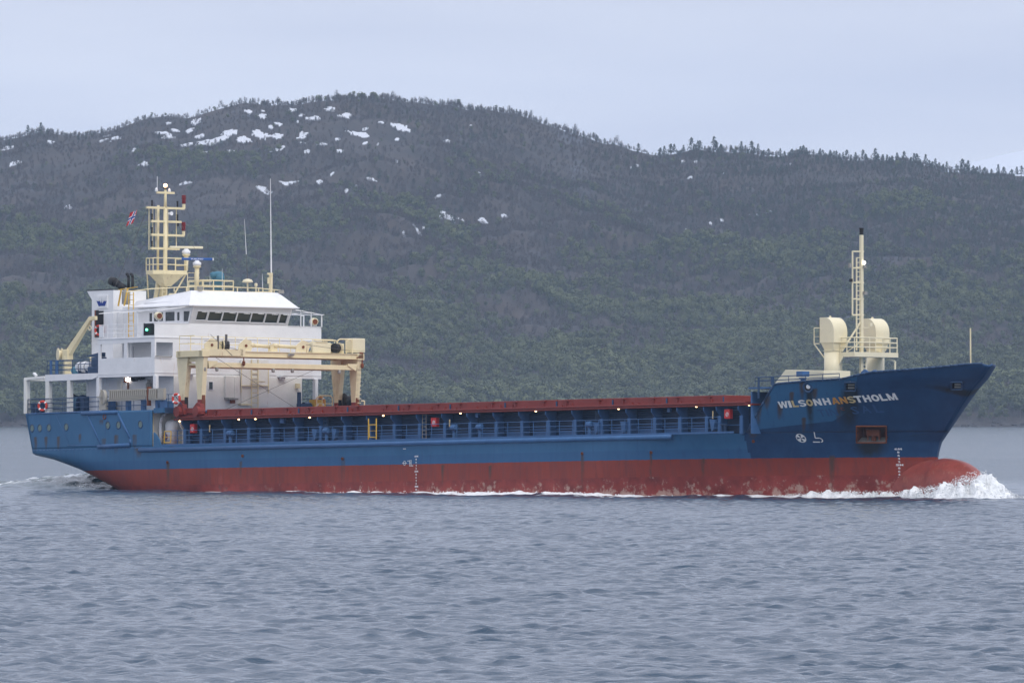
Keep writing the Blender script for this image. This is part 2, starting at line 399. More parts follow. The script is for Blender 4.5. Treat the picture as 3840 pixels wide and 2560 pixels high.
def birch(seed, h, w, bare):
    rr = random.Random(seed); tr = MB(); cr = MB()
    tr.tube((0,0,-.4), (.1,0,h*.55), .11, 5, .06); tr.tube((.1,0,h*.55), (.15,.1,h*.9), .06, 4, .02)
    for k in range(5):
        t = rr.uniform(0, 6.28); z = h*rr.uniform(.3, .6); tr.tube((.08,0,z), (w*.38*math.cos(t), w*.38*math.sin(t), z+h*rr.uniform(.15,.3)), .05, 3, .015)
    if bare:
        for k in range(70):
            t = rr.uniform(0, 6.28); r = w*.5*math.sqrt(rr.random()); z = h*rr.uniform(.28, .98)
            r *= 1 - max(0, (z/h-.55))*1.3
            p = Vector((r*math.cos(t), r*math.sin(t), z)); d = Vector((math.cos(t)*.5, math.sin(t)*.5, rr.uniform(.6, 1.6))).normalized()*rr.uniform(.5, 1.1)
            s = Vector((-math.sin(t), math.cos(t), 0))*.07
            cr.add([p-s, p+s, p+d+s*.3, p+d-s*.3], [(0,1,2,3)])
    lobes = [(rr.uniform(-.24,.24)*w, rr.uniform(-.24,.24)*w, h*rr.uniform(.42,.86), rr.uniform(.20,.34)) for k in range(7)]
    pts = []
    for k in range(46 if bare else 170):
        x, y, z, s = rr.choice(lobes); d = Vector((rr.gauss(0,1), rr.gauss(0,1), rr.gauss(.25,1))).normalized()*(s*w*rr.uniform(.7,1.05))
        pts.append(((x+d.x, y+d.y, z+d.z*.95), d + Vector((x, y, 0))*.5))
    quads(cr, pts, .24 if bare else .42, rr)
    return tr, cr
def pine(seed, h, w):
    rr = random.Random(seed); tr = MB(); cr = MB(); tr.tube((0,0,-.4), (0,0,h*.95), .13, 5, .03)
    pts = []
    for k in range(150):
        z = h*(.22+.78*rr.random()**.9); t = rr.uniform(0, 6.28); lim = w*.5*min(1, 1.25*(1-(z/h))**.55)*(.8+.30*math.sin(z*3+seed+t)) + .12
        r = lim*math.sqrt(rr.uniform(.2,1)); pts.append(((r*math.cos(t), r*math.sin(t), z), (math.cos(t), math.sin(t), .7)))
    quads(cr, pts, .36, rr)
    return tr, cr
PROTO = {}
for key, mb2, mat in [('g0', birch(1, 6.6, 5.0, False), 'green'), ('g1', birch(2, 5.8, 5.4, False), 'green'), ('g2', birch(3, 7.2, 4.6, False), 'green'),
                      ('b0', birch(4, 5.2, 3.2, True), 'bare'), ('b1', birch(5, 4.6, 3.6, True), 'bare'),
                      ('p0', pine(6, 6.0, 4.2), 'pine'), ('p1', pine(7, 5.0, 4.0), 'pine'), ('p2', pine(8, 6.8, 3.9), 'pine')]:
    tm, cm = mb2[0].mesh('trunk'), mb2[1].mesh('crown'); tm.materials.append(MT['bark']); cm.materials.append(MT[mat]); PROTO[key] = (tm, cm)
SRC = {}
def plant(key, name, X, Yv, s, label, group):
    t = empty(name, label, 'tree', Matrix.Translation((X, Yv, float(terrain(X, Yv)) - .1)) @ Matrix.Rotation(random.uniform(0, 6.28), 4, 'Z') @ Matrix.Diagonal((s, s, s*random.uniform(.9, 1.15), 1)), group)
    a = link('trunk', PROTO[key][0], None, t); b = link('crown', PROTO[key][1], None, t)
    SRC.setdefault(key, (a, b)); return t
def crest_y(X): return float(ridge_y(np.array(X)))
# conifers that stand out against the sky, one by one
def skyX(px): 
    X = (px-1920)/F*4430
    for _ in range(3): X = (px-1920)/F*crest_y(X)
    return X
TL = [(107,1.05,'lone tall conifer on the left skyline, nearest the left edge of the photo'),(139,.55,'short conifer just right of the tallest one on the left skyline'),(155,1.0,'slender conifer beside the gap on the left skyline'),(182,.6,'small conifer ending the row on the left skyline')]
for px, s, lab in TL: plant('p2', 'conifer', skyX(px), crest_y(skyX(px)) - 6, s*.85, lab, 'conifers on the left skyline')
RIDGE = [2394,2475,2490,2500,2515,2528,2540,2552,2562,2592,2604,2616,2625,2660,2676,2684,2702,2779,2818,2828,2842,2861,2880,2925,2940,2968,3000,3010,3022,3075,3084,3112,3125,3135,3146,3160,3175,3190,3205,3235,3245,3278,3290,3310,3322,3334,3345,3360,3390,3412,3426,3436,3450,3470,3482,3492,3505,3520,3535,3548,3606,3618,3630,3645,3660,3672,3690,3715,3740,3760,3790,3812,3830]
TALL = {2475:1.0, 2515:1.0, 2592:1.05, 2604:.95, 2676:1.1, 2684:1., 2779:.85, 2818:1.0, 2861:.85, 3278:1.1, 3436:1.05, 3606:1.2, 3618:1.1}
for i, px in enumerate(RIDGE):
    X = skyX(px); plant(('p0','p1','p2')[i % 3], 'conifer', X, crest_y(X) - random.uniform(2, 16), TALL.get(px, random.uniform(.6, .9)), 'dark conifer in the loose row along the right-hand skyline', 'conifers along the right-hand skyline')
for i in range(64):
    px = random.uniform(1000, 2380) if i > 12 else random.uniform(650, 1000); X = skyX(px)
    plant(('b0','b1')[i % 2], 'bare_birch', X, crest_y(X) - random.uniform(1, 10), random.uniform(.35, .7) if px < 1000 else random.uniform(.5, .95), 'leafless birch standing against the sky on the bare hilltop', 'leafless birches on the hilltop skyline')
# the nearest birches above the shore, one by one
spots = []; rr = random.Random(12)
for i in range(190):
    X = rr.uniform(-190, 205); Yv = float(shore_y(np.array(X))) + rr.uniform(6, 50)
    spots.append((X, Yv)); plant(('g0','g1','g2')[i % 3], 'leafy_birch', X, Yv, rr.uniform(.85, 1.3), 'young green birch in the front rows above the far shore', 'birches in the front rows above the shore')

def scatter(name, pts, scale, tint, keys):
    me = bpy.data.meshes.new(name); me.vertices.add(len(pts)); me.vertices.foreach_set('co', np.asarray(pts, np.float32).ravel())
    add_attr(me, 'size', scale); add_attr(me, 'tint', tint); me.update()
    o = link(name, me, None); tag(o, kind='stuff')
    ng = bpy.data.node_groups.new(name, 'GeometryNodeTree')
    ng.interface.new_socket('Geometry', in_out='INPUT', socket_type='NodeSocketGeometry'); ng.interface.new_socket('Geometry', in_out='OUTPUT', socket_type='NodeSocketGeometry')
    N, L = ng.nodes, ng.links; gi = N.new('NodeGroupInput'); go = N.new('NodeGroupOutput')
    gti = N.new('GeometryNodeGeometryToInstance')
    for k in keys:
        j = N.new('GeometryNodeJoinGeometry')
        for ob in SRC[k]:
            oi = N.new('GeometryNodeObjectInfo'); oi.inputs['Object'].default_value = ob; oi.transform_space = 'ORIGINAL'; L.new(oi.outputs['Geometry'], j.inputs[0])
        g2 = N.new('GeometryNodeGeometryToInstance'); L.new(j.outputs[0], g2.inputs[0])
        if k == keys[0]: first = N.new('GeometryNodeJoinGeometry')
        L.new(g2.outputs[0], first.inputs[0])
    N.remove(gti)
    iop = N.new('GeometryNodeInstanceOnPoints'); L.new(gi.outputs[0], iop.inputs['Points']); L.new(first.outputs[0], iop.inputs['Instance'])
    iop.inputs['Pick Instance'].default_value = True
    rv = N.new('FunctionNodeRandomValue'); rv.data_type = 'INT'; rv.inputs['Min'].default_value = 0 if 'Min' in rv.inputs else 0
    for s in rv.inputs:
        if s.name == 'Min' and s.type == 'INT': s.default_value = 0
        if s.name == 'Max' and s.type == 'INT': s.default_value = len(keys)-1
    L.new([s for s in rv.outputs if s.type == 'INT'][0], iop.inputs['Instance Index'])
    rz = N.new('FunctionNodeRandomValue'); rz.data_type = 'FLOAT_VECTOR'
    rz.inputs[0].default_value = (-.06,-.06,0); rz.inputs[1].default_value = (.06,.06,6.28)
    L.new(rz.outputs[0], iop.inputs['Rotation'])
    na = N.new('GeometryNodeInputNamedAttribute'); na.data_type = 'FLOAT'; na.inputs['Name'].default_value = 'size'
    L.new(na.outputs['Attribute'], iop.inputs['Scale'])
    L.new(iop.outputs[0], go.inputs[0])
    o.modifiers.new('trees', 'NODES').node_group = ng
    return o
# candidate tree places over the whole slope
sp = 4.1
gx, gy = np.meshgrid(np.arange(-520, 540, sp), np.arange(3606, 4475, sp))
gx = gx + rng.uniform(-.5, .5, gx.shape)*sp; gy = gy + rng.uniform(-.5, .5, gy.shape)*sp
gx = gx.ravel(); gy = gy.ravel()
hx, hy = np.meshgrid(np.arange(-520, 540, 2.9), np.arange(3900, 4475, 2.9))
hx = (hx + rng.uniform(-.5, .5, hx.shape)*2.9).ravel(); hy = (hy + rng.uniform(-.5, .5, hy.shape)*2.9).ravel()
hs = (hy - shore_y(hx))/(ridge_y(hx) - shore_y(hx)); hk = rng.random(len(hx)) < np.clip((hs-.42)*3, 0, .85)
gx = np.concatenate([gx, hx[hk]]); gy = np.concatenate([gy, hy[hk]])
ok = (np.abs(gx) < gy*.118) & (gy > shore_y(gx) + 4) & (gy < ridge_y(gx) + 25)
gx, gy = gx[ok], gy[ok]; gz = terrain(gx, gy)
el = (gy - shore_y(gx))/(ridge_y(gx) - shore_y(gx))                  # 0 shore, 1 crest
big = wob(gx, gy, 190, 21, 3); sml = wob(gx, gy, 45, 22, 2)
right = np.clip((gx - 20)/120, 0, 1)
green_p = np.clip(1.30 - 2.0*el + .35*right*(el < .7) + .75*big + .35*sml, .02, .97)
pine_p = np.clip(.03 + .08*(el > .3)*(big > .1) + .30*right*(el > .45) + .2*(sml > .55)*(el > .25), 0, .6)
dens = np.where(el < .6, .98, np.clip(1.0 - (el-.6)*.9 + .55*right + .35*big + (el > .93)*.5 - .25*(gx < -40)*(el > .7), .22, 1.0))
snowy = np.zeros(len(gx), bool)
for X0, Y0, a, b in snow_spots: snowy |= (((gx-X0)/a)**2 + ((gy-Y0 + b*.25)/(b*1.15))**2 < 1.0)
u1, u2, u3 = rng.random(len(gx)), rng.random(len(gx)), rng.random(len(gx))
take = (u1 < dens) & ~(snowy & (u3 < .80))
isp = (u2 < pine_p); isg = ~isp & (rng.random(len(gx)) < green_p); isb = ~isp & ~isg
small = np.clip(1.08 - .66*el, .42, 1.05)
for name, msk, keys, k0 in (('green_birch_forest', isg, ('g0','g1','g2'), .95), ('bare_birch_forest', isb, ('b0','b1'), 1.0), ('conifer_forest', isp, ('p0','p1','p2'), .85)):
    s = msk & take
    sc = k0*small[s]*rng.uniform(.70, 1.25, s.sum())*(1 + .22*sml[s] + .18*big[s])
    ti = np.clip(.22 + .45*big[s] + .32*sml[s] + rng.uniform(-.22, .25, s.sum()), 0, .8)
    scatter(name, np.stack([gx[s], gy[s], gz[s]-.1], -1), sc, ti, keys)
print('trees', int((take).sum()))

# ---- water: one sheet, finer towards the camera, with real waves
rows = [150.0]
while rows[-1] < 3680:
    y = rows[-1]; rows.append(y + (.30 if y < 175 else .14 if y < 330 else .14 + (y-330)*.0005 if y < 600 else (.28 + (y-600)*.006 if y < 1100 else y*.0055)))
rows = np.array(rows); th = np.concatenate([np.linspace(-.17, -.0635, 22), np.linspace(-.0625, .0625, 320), np.linspace(.0635, .17, 22)])
Yw = np.repeat(rows[:,None], len(th), 1); Xw = Yw*th[None,:]
step = np.gradient(rows)[:,None]
Zw = np.zeros_like(Yw); Dx = np.zeros_like(Yw); Dy = np.zeros_like(Yw); wr = np.random.default_rng(3)
for k in range(84):
    lam = .36*(3.6/.36)**(wr.random()**1.0); kk = 2*np.pi/lam
    t = np.pi/2 + .35 + wr.normal(0, .95); ka = .029*(1.0 if lam < 1.0 else (1.0/lam)**.75)
    fade = np.clip((lam/np.maximum(step, 1e-3) - 2.2)/1.5, 0, 1)
    ph = wr.uniform(0, 6.28); arg = kk*(Xw*np.cos(t) + Yw*np.sin(t)) + ph
    grp = np.exp(1.15*np.sin(Xw*wr.uniform(-.8,.8) + Yw*wr.uniform(-.30,.30) + wr.uniform(0,6.28)) - .35)
    am = fade*grp*ka/kk; Zw += am*np.sin(arg); ca_ = am*np.cos(arg); Dx += ca_*np.cos(t); Dy += ca_*np.sin(t)
Xw = Xw + 1.05*Dx; Yw = Yw + 1.05*Dy                 # crests lean together and sharpen
# the ship's own waves (bow wave, trough, wake), in ship coordinates on the waterline
rw = np.array(RI.to_3x3()); ox = Xw - OS.x; oy = Yw - OS.y; oz = 0 - OS.z
sx = rw[0,0]*ox + rw[0,1]*oy + rw[0,2]*oz; sy = rw[1,0]*ox + rw[1,1]*oy + rw[1,2]*oz
# ---- hull form (needed by the water too)
STEM = [(11.2,49.15),(10.4,48.3),(9.76,47.4),(8.67,46.3),(7.29,45.05),(6.48,44.3),(5.82,44.1),(5.2,44.0),(0,44.0)]
def xe(z): return np.interp(z, [a for a, b in STEM][::-1], [b for a, b in STEM][::-1])
def half(x, z):
    x = np.asarray(x, float); z = np.asarray(z, float)
    w = np.clip((z - 3.0)/7.6, 0, 1); w = w*w*(3-2*w)*.55 + w*.45
    xs = 15 + 12*w; p = 2.1 + .3*w; q = .86 - .08*w
    t = np.clip((x - xs)/(xe(z) - xs), 0, 1)
    b = 7.7*np.maximum(1 - t**p, 0)**q
    a = np.clip((-32 - x)/13.0, 0, 1.2); bk = 7.7 - .42*a**2
    zb = np.interp(x, [-46.5,-45.4,-43,-40,-36,-32,-28], [6.75,6.5,5.95,4.95,3.2,1.0,-1])
    ww = np.clip((7.0 - z)/(7.0 - zb), 0, 1)
    st = bk*np.maximum(1 - ww**3.6, 0)**.55
    return np.where(x < -22, np.minimum(st, 7.7), b)
def zlow(x): return np.maximum(np.interp(x, [-46.5,-45.4,-43,-40,-36,-32,-28], [6.75,6.5,5.95,4.95,3.2,1.0,-1]), 1.6)
def HP(p):                              # point of the starboard hull surface seen at a photo pixel
    d = RI @ ray(p[0], p[1]); o = RI @ (CAM - OS)
    ts = np.linspace((-8.5 - o.y)/d.y, (0 - o.y)/d.y, 3000)
    x = o.x + d.x*ts; y = o.y + d.y*ts; z = o.z + d.z*ts
    ins = np.nonzero((-y) < half(x, z))[0]
    k = ins[0] if len(ins) else 0
    return Vector((x[k], y[k], z[k]))
def pix(p):                             # photo pixel of a ship point
    w_ = OS + RS @ Vector(p) - CAM; yy = w_.y*cP + w_.z*sP; return 1920 + F*w_.x/yy, 1280 - F*(-w_.y*sP + w_.z*cP)/yy
def skin(x, z, off=.012): return Vector((x, -float(half(x, z)) - off, z))

# ---- finish the water: the ship's own wave system and its foam
bw = half(sx, 3.55); dd = -sy - bw                       # distance outside the starboard plating
inx = (sx > -46) & (sx < 44.5)
run = np.clip(45 - sx, 0, 95)
crest = .35 + run*.10
Zw += np.where((sx < 47) & (sy < 2), .18*np.exp(-((dd-crest)/(1.1 + run*.03))**2)*np.exp(-run/12.0), 0)
Zw -= np.where((sx < 44) & (sx > 8) & (sy < 2), .25*np.exp(-((dd-crest-3.2)/(2.2))**2)*np.exp(-run/22.0), 0)
Zw += np.where(inx, .10*np.sin(sx*.42+1)*np.exp(-np.abs(dd)/5), 0)
stern = np.exp(-((sx+45.5)/8.5)**2)*np.exp(-((sy+1)/7.5)**2)
Zw += stern*(.95 + .20*wob(sx*.6, sy*1.2, 3.2, 61, 4) + .12*wob(sx*.7, sy, 1.2, 62, 3))
wake = np.exp(-((sy+.5)/6.5)**2)*np.clip((-46-sx)/4, 0, 1)*np.exp(-np.clip(-46-sx, 0, 999)/60)
Zw += wake*(.22*wob(sx, sy, 4.0, 63, 4))
nf = wob(sx, sy, 2.2, 64, 5); nf2 = wob(sx, sy*2.5, 9.0, 65, 4)
foam = np.where((sx < 46.5) & (sy < 1.5), np.exp(-(np.clip(dd-crest*.6, -9, 99)/(1.0+run*.012))**2)*np.exp(-run/30), 0)
foam = np.maximum(foam, np.where(inx & (sy < 1), np.exp(-(np.clip(dd, 0, 99)/1.3)**2)*np.interp(sx, [-46,-20,-8,2,14,22,28,36,44], [.1,.15,.55,.8,.75,.4,.35,.7,1]), 0))
foam = np.maximum(foam, stern*.50 + wake*.22)
foam = np.clip(foam*1.0 + .45*nf*np.clip(foam*4, 0, 1) + .3*nf2*np.clip(foam*4, 0, 1), 0, 1)
# a few breaking flecks on the open water
me = grid_from('water', Xw, Yw, Zw); add_attr(me, 'foam', foam); add_attr(me, 'wake', np.clip(stern + .6*wake, 0, 1))
m, n, l, p = newmat('fjord_water')
p.inputs['Base Color'].default_value = (.010,.020,.026,1); p.inputs['Roughness'].default_value = .10; p.inputs['IOR'].default_value = 1.333
v = mapped(n, l, (1,1,1))
b1 = n.new('ShaderNodeBump'); b1.inputs['Strength'].default_value = .65; b1.inputs['Distance'].default_value = .10
l.new(noise(n, l, 3.4, mapped(n, l, (.6,1.0,1)), 5, .65), b1.inputs['Height'])
b2 = n.new('ShaderNodeBump'); b2.inputs['Strength'].default_value = .35; b2.inputs['Distance'].default_value = .13
l.new(noise(n, l, .9, mapped(n, l, (.6,1.0,1)), 4, .6), b2.inputs['Height']); l.new(b1.outputs['Normal'], b2.inputs['Normal'])
b3 = n.new('ShaderNodeBump'); b3.inputs['Strength'].default_value = .6; b3.inputs['Distance'].default_value = .045
l.new(noise(n, l, 9.0, mapped(n, l, (.7,1.0,1)), 3, .6), b3.inputs['Height']); l.new(b3.outputs['Normal'], b1.inputs['Normal'])
l.new(b2.outputs['Normal'], p.inputs['Normal'])
# wind patches: the ripples come and go in long streaks
for bb_, lo_, hi_ in ((b1, .22, .75), (b2, .08, .4)):
    mr_ = n.new('ShaderNodeMapRange'); mr_.inputs['From Min'].default_value = .35; mr_.inputs['From Max'].default_value = .65
    mr_.inputs['To Min'].default_value = lo_; mr_.inputs['To Max'].default_value = hi_
    l.new(noise(n, l, 1.0, mapped(n, l, (.022,.011,1)), 5, .7), mr_.inputs['Value']); l.new(mr_.outputs['Result'], bb_.inputs['Strength'])
at = n.new('ShaderNodeAttribute'); at.attribute_name = 'foam'; aw = n.new('ShaderNodeAttribute'); aw.attribute_name = 'wake'
br = noise(n, l, 3.0, v, 6, .75)
ff = ramp(n, l, mth(n, l, 'MULTIPLY', at.outputs['Fac'], mth(n, l, 'ADD', br, .45)), .34, .60)
c = mix(n, l, aw.outputs['Fac'], (.014,.044,.078), (.035,.085,.065))
l.new(mix(n, l, ff, c, (.78,.80,.80)), p.inputs['Base Color'])
rr_ = n.new('ShaderNodeMapRange'); rr_.inputs['To Min'].default_value = .10; rr_.inputs['To Max'].default_value = .8
l.new(ff, rr_.inputs['Value']); l.new(rr_.outputs['Result'], p.inputs['Roughness'])
water = link('water', me, m); tag(water, kind='structure')

# ---- haze over the fjord
hz = MB().box(-900, 1000, -20, 9200, -14, 330).build('haze', None); tag(hz, kind='stuff')
mh = bpy.data.materials.new('fjord_haze'); mh.use_nodes = True; hn, hl = mh.node_tree.nodes, mh.node_tree.links
hn.remove(hn['Principled BSDF']); pv = hn.new('ShaderNodeVolumePrincipled')
pv.inputs['Color'].default_value = (.60,.78,1.0,1); pv.inputs['Density'].default_value = 5.2e-5; pv.inputs['Anisotropy'].default_value = 0.0
hl.new(pv.outputs['Volume'], hn['Material Output'].inputs['Volume']); hz.data.materials.append(mh)
hz.display_type = 'WIRE'

# ---- foam thrown up along the hull and by the bulb
FPX = [700,1290,1330,1450,1700,2000,2200,2330,2560,2650,2750,2882,3000,3110,3230,3345,3440,3530,3620,3700,3725,3760,3800]
FHH = [.02,.02,.24,.14,.20,.26,.24,.12,.06,.16,.13,.14,.34,.52,.50,.56,.68,.95,1.5,1.55,1.2,.6,.2]
WL = lambda x: float(3.55 - .01606*x)                # still waterline, ship z
def bulb_y(x): return 1.75*math.sqrt(max(0, 1-((x-44.8)/3.9)**2)) if x > 42 else 0
def side(x): return max(float(half(x, 3.2)), bulb_y(x), .05)
def foam_h(x, y): return float(np.interp(pix((x, y, WL(x)))[0], FPX, FHH))
fr = random.Random(8); fv = []; ffc = []; NX = 1500; NV = 16; PATH = []
for i in range(NX):                                    # foot of the foam: along the side, then round the nose of the bulb
    u = i/(NX-1)*(47.0+24+4.4)
    if u < 71.0: x = -24 + u; PATH.append((x, -side(x), 0., -1.))
    else:
        a_ = math.radians(-90 + (u-71.0)/4.4*165); PATH.append((47.0 + 1.35*math.cos(a_), 1.35*math.sin(a_)*.95, math.cos(a_), math.sin(a_)))
W2 = lambda s_, t_, sc, sd: float(wob(np.array(float(s_)), np.array(float(t_)), sc, sd, 2))
W1 = lambda s_, sc, sd: float(wob(np.array(float(s_)), np.array(float(sd)), sc, 71+sd, 2))
for i, (x, y, nx_, ny_) in enumerate(PATH):
    h = foam_h(x, y + ny_*.4); s_ = i*.05; nose = max(0, min(1, (x-46)/1.5))
    out = .5 + .95*h + max(0, 46-x)*.030 + nose*.5
    hn_ = h*(.80 + .30*W1(s_, 2.4, 1) + .14*W1(s_, .8, 2) + .08*W1(s_, .30, 3))
    if 6 > x > -24: hn_ *= .72 + .75*W1(s_, 7.0, 4)
    hn_ = max(hn_, -.2)
    for k in range(NV):
        t = k/(NV-1); prof = (1-t)**.75*(.80+.40*math.sin(math.pi*min(t*1.6, 1)))
        lump = (h*(.16*W2(s_, t*out*1.2, 1.1, 81) + .10*W2(s_, t*out*1.2, .42, 82) + .05*W2(s_, t*out*1.2, .19, 83)) + .018*fr.uniform(-1, 1)*(.3+h))*math.sin(math.pi*min(1, .18+t))
        r = -.25 + (out + .25)*t + lump
        fv.append((x + nx_*r + fr.uniform(-.03,.03), y + ny_*r, WL(x) - .35 + (hn_+.35)*prof + lump*.8))
for i in range(NX-1):
    for k in range(NV-1): ffc.append((i*NV+k, (i+1)*NV+k, (i+1)*NV+k+1, i*NV+k+1))
me = bpy.data.meshes.new('hull_foam'); me.from_pydata(fv, [], ffc); me.polygons.foreach_set('use_smooth', [True]*len(ffc)); me.update()
mf, n, l, p = newmat('white_water')
c = mix(n, l, ramp(n, l, noise(n, l, 1.6, mapped(n, l, (1,1,1.6)), 6, .75), .36, .60), (.80,.83,.84), (.94,.95,.95))
l.new(c, p.inputs['Base Color']); p.inputs['Roughness'].default_value = .8
b = n.new('ShaderNodeBump'); b.inputs['Strength'].default_value = .6; b.inputs['Distance'].default_value = .15
l.new(noise(n, l, 5, mapped(n, l, (1,1,1)), 5, .7), b.inputs['Height']); l.new(b.outputs['Normal'], p.inputs['Normal'])
o = link('hull_foam', me, mf); o.matrix_world = MS; tag(o, kind='stuff')
# spray: clots and droplets
ico_v, ico_f = [], []
import bmesh
bmi = bmesh.new(); bmesh.ops.create_icosphere(bmi, subdivisions=1, radius=1); iv = np.array([v.co[:] for v in bmi.verts]); ifc = np.array([[q.index for q in f.verts] for f in bmi.faces]); bmi.free()
def spray(name, centres, radii):
    V = (iv[None]*np.asarray(radii)[:,None,None]*rng.uniform(.7, 1.35, (len(radii), 1, 3)) + np.asarray(centres)[:,None,:]).reshape(-1, 3)
    Fc = (ifc[None] + (np.arange(len(radii))*len(iv))[:,None,None]).reshape(-1, 3)
    me = bpy.data.meshes.new(name); me.from_pydata(V.tolist(), [], Fc.tolist()); me.polygons.foreach_set('use_smooth', [True]*len(Fc)); me.update()
    o = link(name, me, mf); o.matrix_world = MS; tag(o, kind='stuff')
cs, rs_ = [], []
i0 = int(57/75.4*NX)
for i in range(5000):                                   # torn top edge and drops over the heap of white water
    j = i0 + int((NX-1-i0)*fr.random()**.8); x, y, nx_, ny_ = PATH[j]; h = foam_h(x, y + ny_*.4); nose = max(0, min(1, (x-46)/1.5))
    t = fr.random()**1.6; r = -.1 + (.4 + .8*h + .5*nose)*t
    z = WL(x) + h*(1-t)**.75*fr.uniform(.85, 1.16) + .05*abs(fr.gauss(0,1))*h
    cs.append((x + nx_*r + fr.uniform(-.1,.1), y + ny_*r, z)); rs_.append(fr.uniform(.008, .030)*(.7+.3*h))
for i in range(500):                                   # clots that roughen its face
    j = i0 + int((NX-1-i0)*fr.random()**.7); x, y, nx_, ny_ = PATH[j]; h = foam_h(x, y + ny_*.4); nose = max(0, min(1, (x-46)/1.5))
    t = fr.random(); r = .1 + (.5 + .95*h + max(0, 46-x)*.03 + .5*nose)*t
    cs.append((x + nx_*r, y + ny_*r, WL(x) - .2 + (h*.86+.2)*(1-t)**.75*(.80+.40*math.sin(math.pi*min(t*1.6, 1))) + .04*fr.gauss(0,1))); rs_.append(fr.uniform(.025, .075)*(.5+.5*h))
for i in range(5200):                                   # mist thrown ahead of the bulb
    a_ = math.radians(fr.uniform(-80, 60)); r = 1.6 + 1.5*abs(fr.gauss(0,.8)); d = (r-1.6)
    cs.append((47.0 + r*math.cos(a_), r*math.sin(a_)*.8, WL(48) + 1.55*fr.random()**1.1*math.exp(-d*.75))); rs_.append(fr.uniform(.006, .026))
for i in range(900):                                    # splashes along the side
    x = fr.uniform(-12, 33); h = foam_h(x, -7.8)
    if fr.random() > .35+.65*max(0, W1(x, 3.0, 6)): continue
    cs.append((x, -(side(x) + .05 + fr.uniform(0, .7)), WL(x) + h*fr.uniform(-.1, 1.0))); rs_.append(fr.uniform(.012, .04))
spray('bow_spray', cs, rs_)
cs, rs_ = [], []
for i in range(1800):                                   # churned water under the counter
    x = -46 + 14*fr.random(); y = -fr.uniform(2.5, 7.5)*min(1, .35+(x+48)/14); 
    cs.append((x, y, WL(x) + .72*math.exp(-((x+44)/6)**2)*fr.uniform(.3,1.0) - .05)); rs_.append(fr.uniform(.02, .06))
spray('stern_spray', cs, rs_)
# ================================================================== THE SHIP
ship = empty('cargo_ship', 'blue and red coastal cargo ship with white deckhouse aft, under way', 'ship', MS)
def part(name, mb, mat, parent=None, smooth=False, bev=0, label=None):
    o = mb.build(name, M[mat] if isinstance(mat, str) else mat, parent or ship, smooth)
    if bev: bevel(o, bev)
    if label: o['label'] = label
    return o

# ---- hull paint
BT = [(33.0,7.12)] + [(h_.x, h_.z) for h_ in (HP(d4(*q)) for q in ((280,225),(500,205),(870,180),(1000,145),(1100,125),(1400,105),(1700,80),(1950,55),(2050,54)))] + [(49.2,11.05)]
def ztop(x): return np.interp(x, [a for a, b in BT], [b for a, b in BT])
m, n, l, p = newmat('hull_paint')
v = mapped(n, l, (1,1,1)); xyz = n.new('ShaderNodeSeparateXYZ'); l.new(v, xyz.inputs[0]); Z = xyz.outputs['Z']; Xs = xyz.outputs['X']
def attr(nm):
    a = n.new('ShaderNodeAttribute'); a.attribute_name = nm; return a.outputs['Fac']
big = noise(n, l, .35, v, 5, .6); fine = noise(n, l, 2.2, v, 6, .7)
strk = noise(n, l, 1.0, mapped(n, l, (2.2,2.2,.30)), 6, .7)
blue = mix(n, l, ramp(n, l, big, .3, .7), (.026,.113,.232), (.040,.145,.285))
blue = mix(n, l, ramp(n, l, strk, .55, .75), blue, (.026,.088,.20))
band = mth(n, l, 'LESS_THAN', Z, 6.12); blue = mix(n, l, mth(n, l, 'MULTIPLY', band, .35), blue, (.022,.080,.21))
newp = ramp(n, l, attr('newpaint'), .45, .55)
bowb = mix(n, l, ramp(n, l, noise(n, l, .8, v, 5, .65), .3, .7), (.009,.042,.118), (.017,.068,.165))
blue = mix(n, l, newp, blue, bowb)
red = mix(n, l, ramp(n, l, big, .3, .7), (.23,.036,.022), (.30,.050,.029))
red = mix(n, l, ramp(n, l, strk, .46, .64), red, (.20,.042,.032))
lowm = ramp(n, l, mth(n, l, 'ADD', mth(n, l, 'MULTIPLY', mth(n, l, 'SUBTRACT', 4.42, Z), 5), mth(n, l, 'MULTIPLY', fine, .3)), .12, .22)
low = mix(n, l, ramp(n, l, noise(n, l, .9, v, 5), .35, .65), (.17,.027,.022), (.29,.046,.034))
scuff = ramp(n, l, mth(n, l, 'ADD', noise(n, l, 1.25, mapped(n, l, (1.15,1.15,1.1)), 8, .75), mth(n, l, 'MULTIPLY', mth(n, l, 'SUBTRACT', 3.85, Z), .11)), .53, .61)
scf = mth(n, l, 'MULTIPLY', scuff, ramp(n, l, mth(n, l, 'MULTIPLY', attr('scuff'), mth(n, l, 'ADD', noise(n, l, .22, v, 3), .45)), .30, .55))
low = mix(n, l, scf, low, (.40,.25,.20))
low = mix(n, l, ramp(n, l, noise(n, l, .6, mapped(n, l, (1,1,1.4)), 5), .64, .70), low, (.10,.045,.035))
red = mix(n, l, lowm, red, low)
edge = mth(n, l, 'ADD', Z, mth(n, l, 'MULTIPLY', mth(n, l, 'SUBTRACT', fine, .5), .10))
c = mix(n, l, mth(n, l, 'GREATER_THAN', edge, 5.52), red, blue)
rs = ramp(n, l, mth(n, l, 'MULTIPLY', attr('rust'), mth(n, l, 'ADD', noise(n, l, 2.6, mapped(n, l, (2,2,.5)), 5, .7), .35)), .22, .62)
c = mix(n, l, mth(n, l, 'MULTIPLY', rs, .85), c, (.075,.048,.034))
gr = ramp(n, l, mth(n, l, 'MULTIPLY', attr('grime'), mth(n, l, 'ADD', noise(n, l, 1.8, mapped(n, l, (1.5,1.5,.6)), 5, .7), .4)), .2, .7)
c = mix(n, l, mth(n, l, 'MULTIPLY', gr, .88), c, (.014,.014,.014))
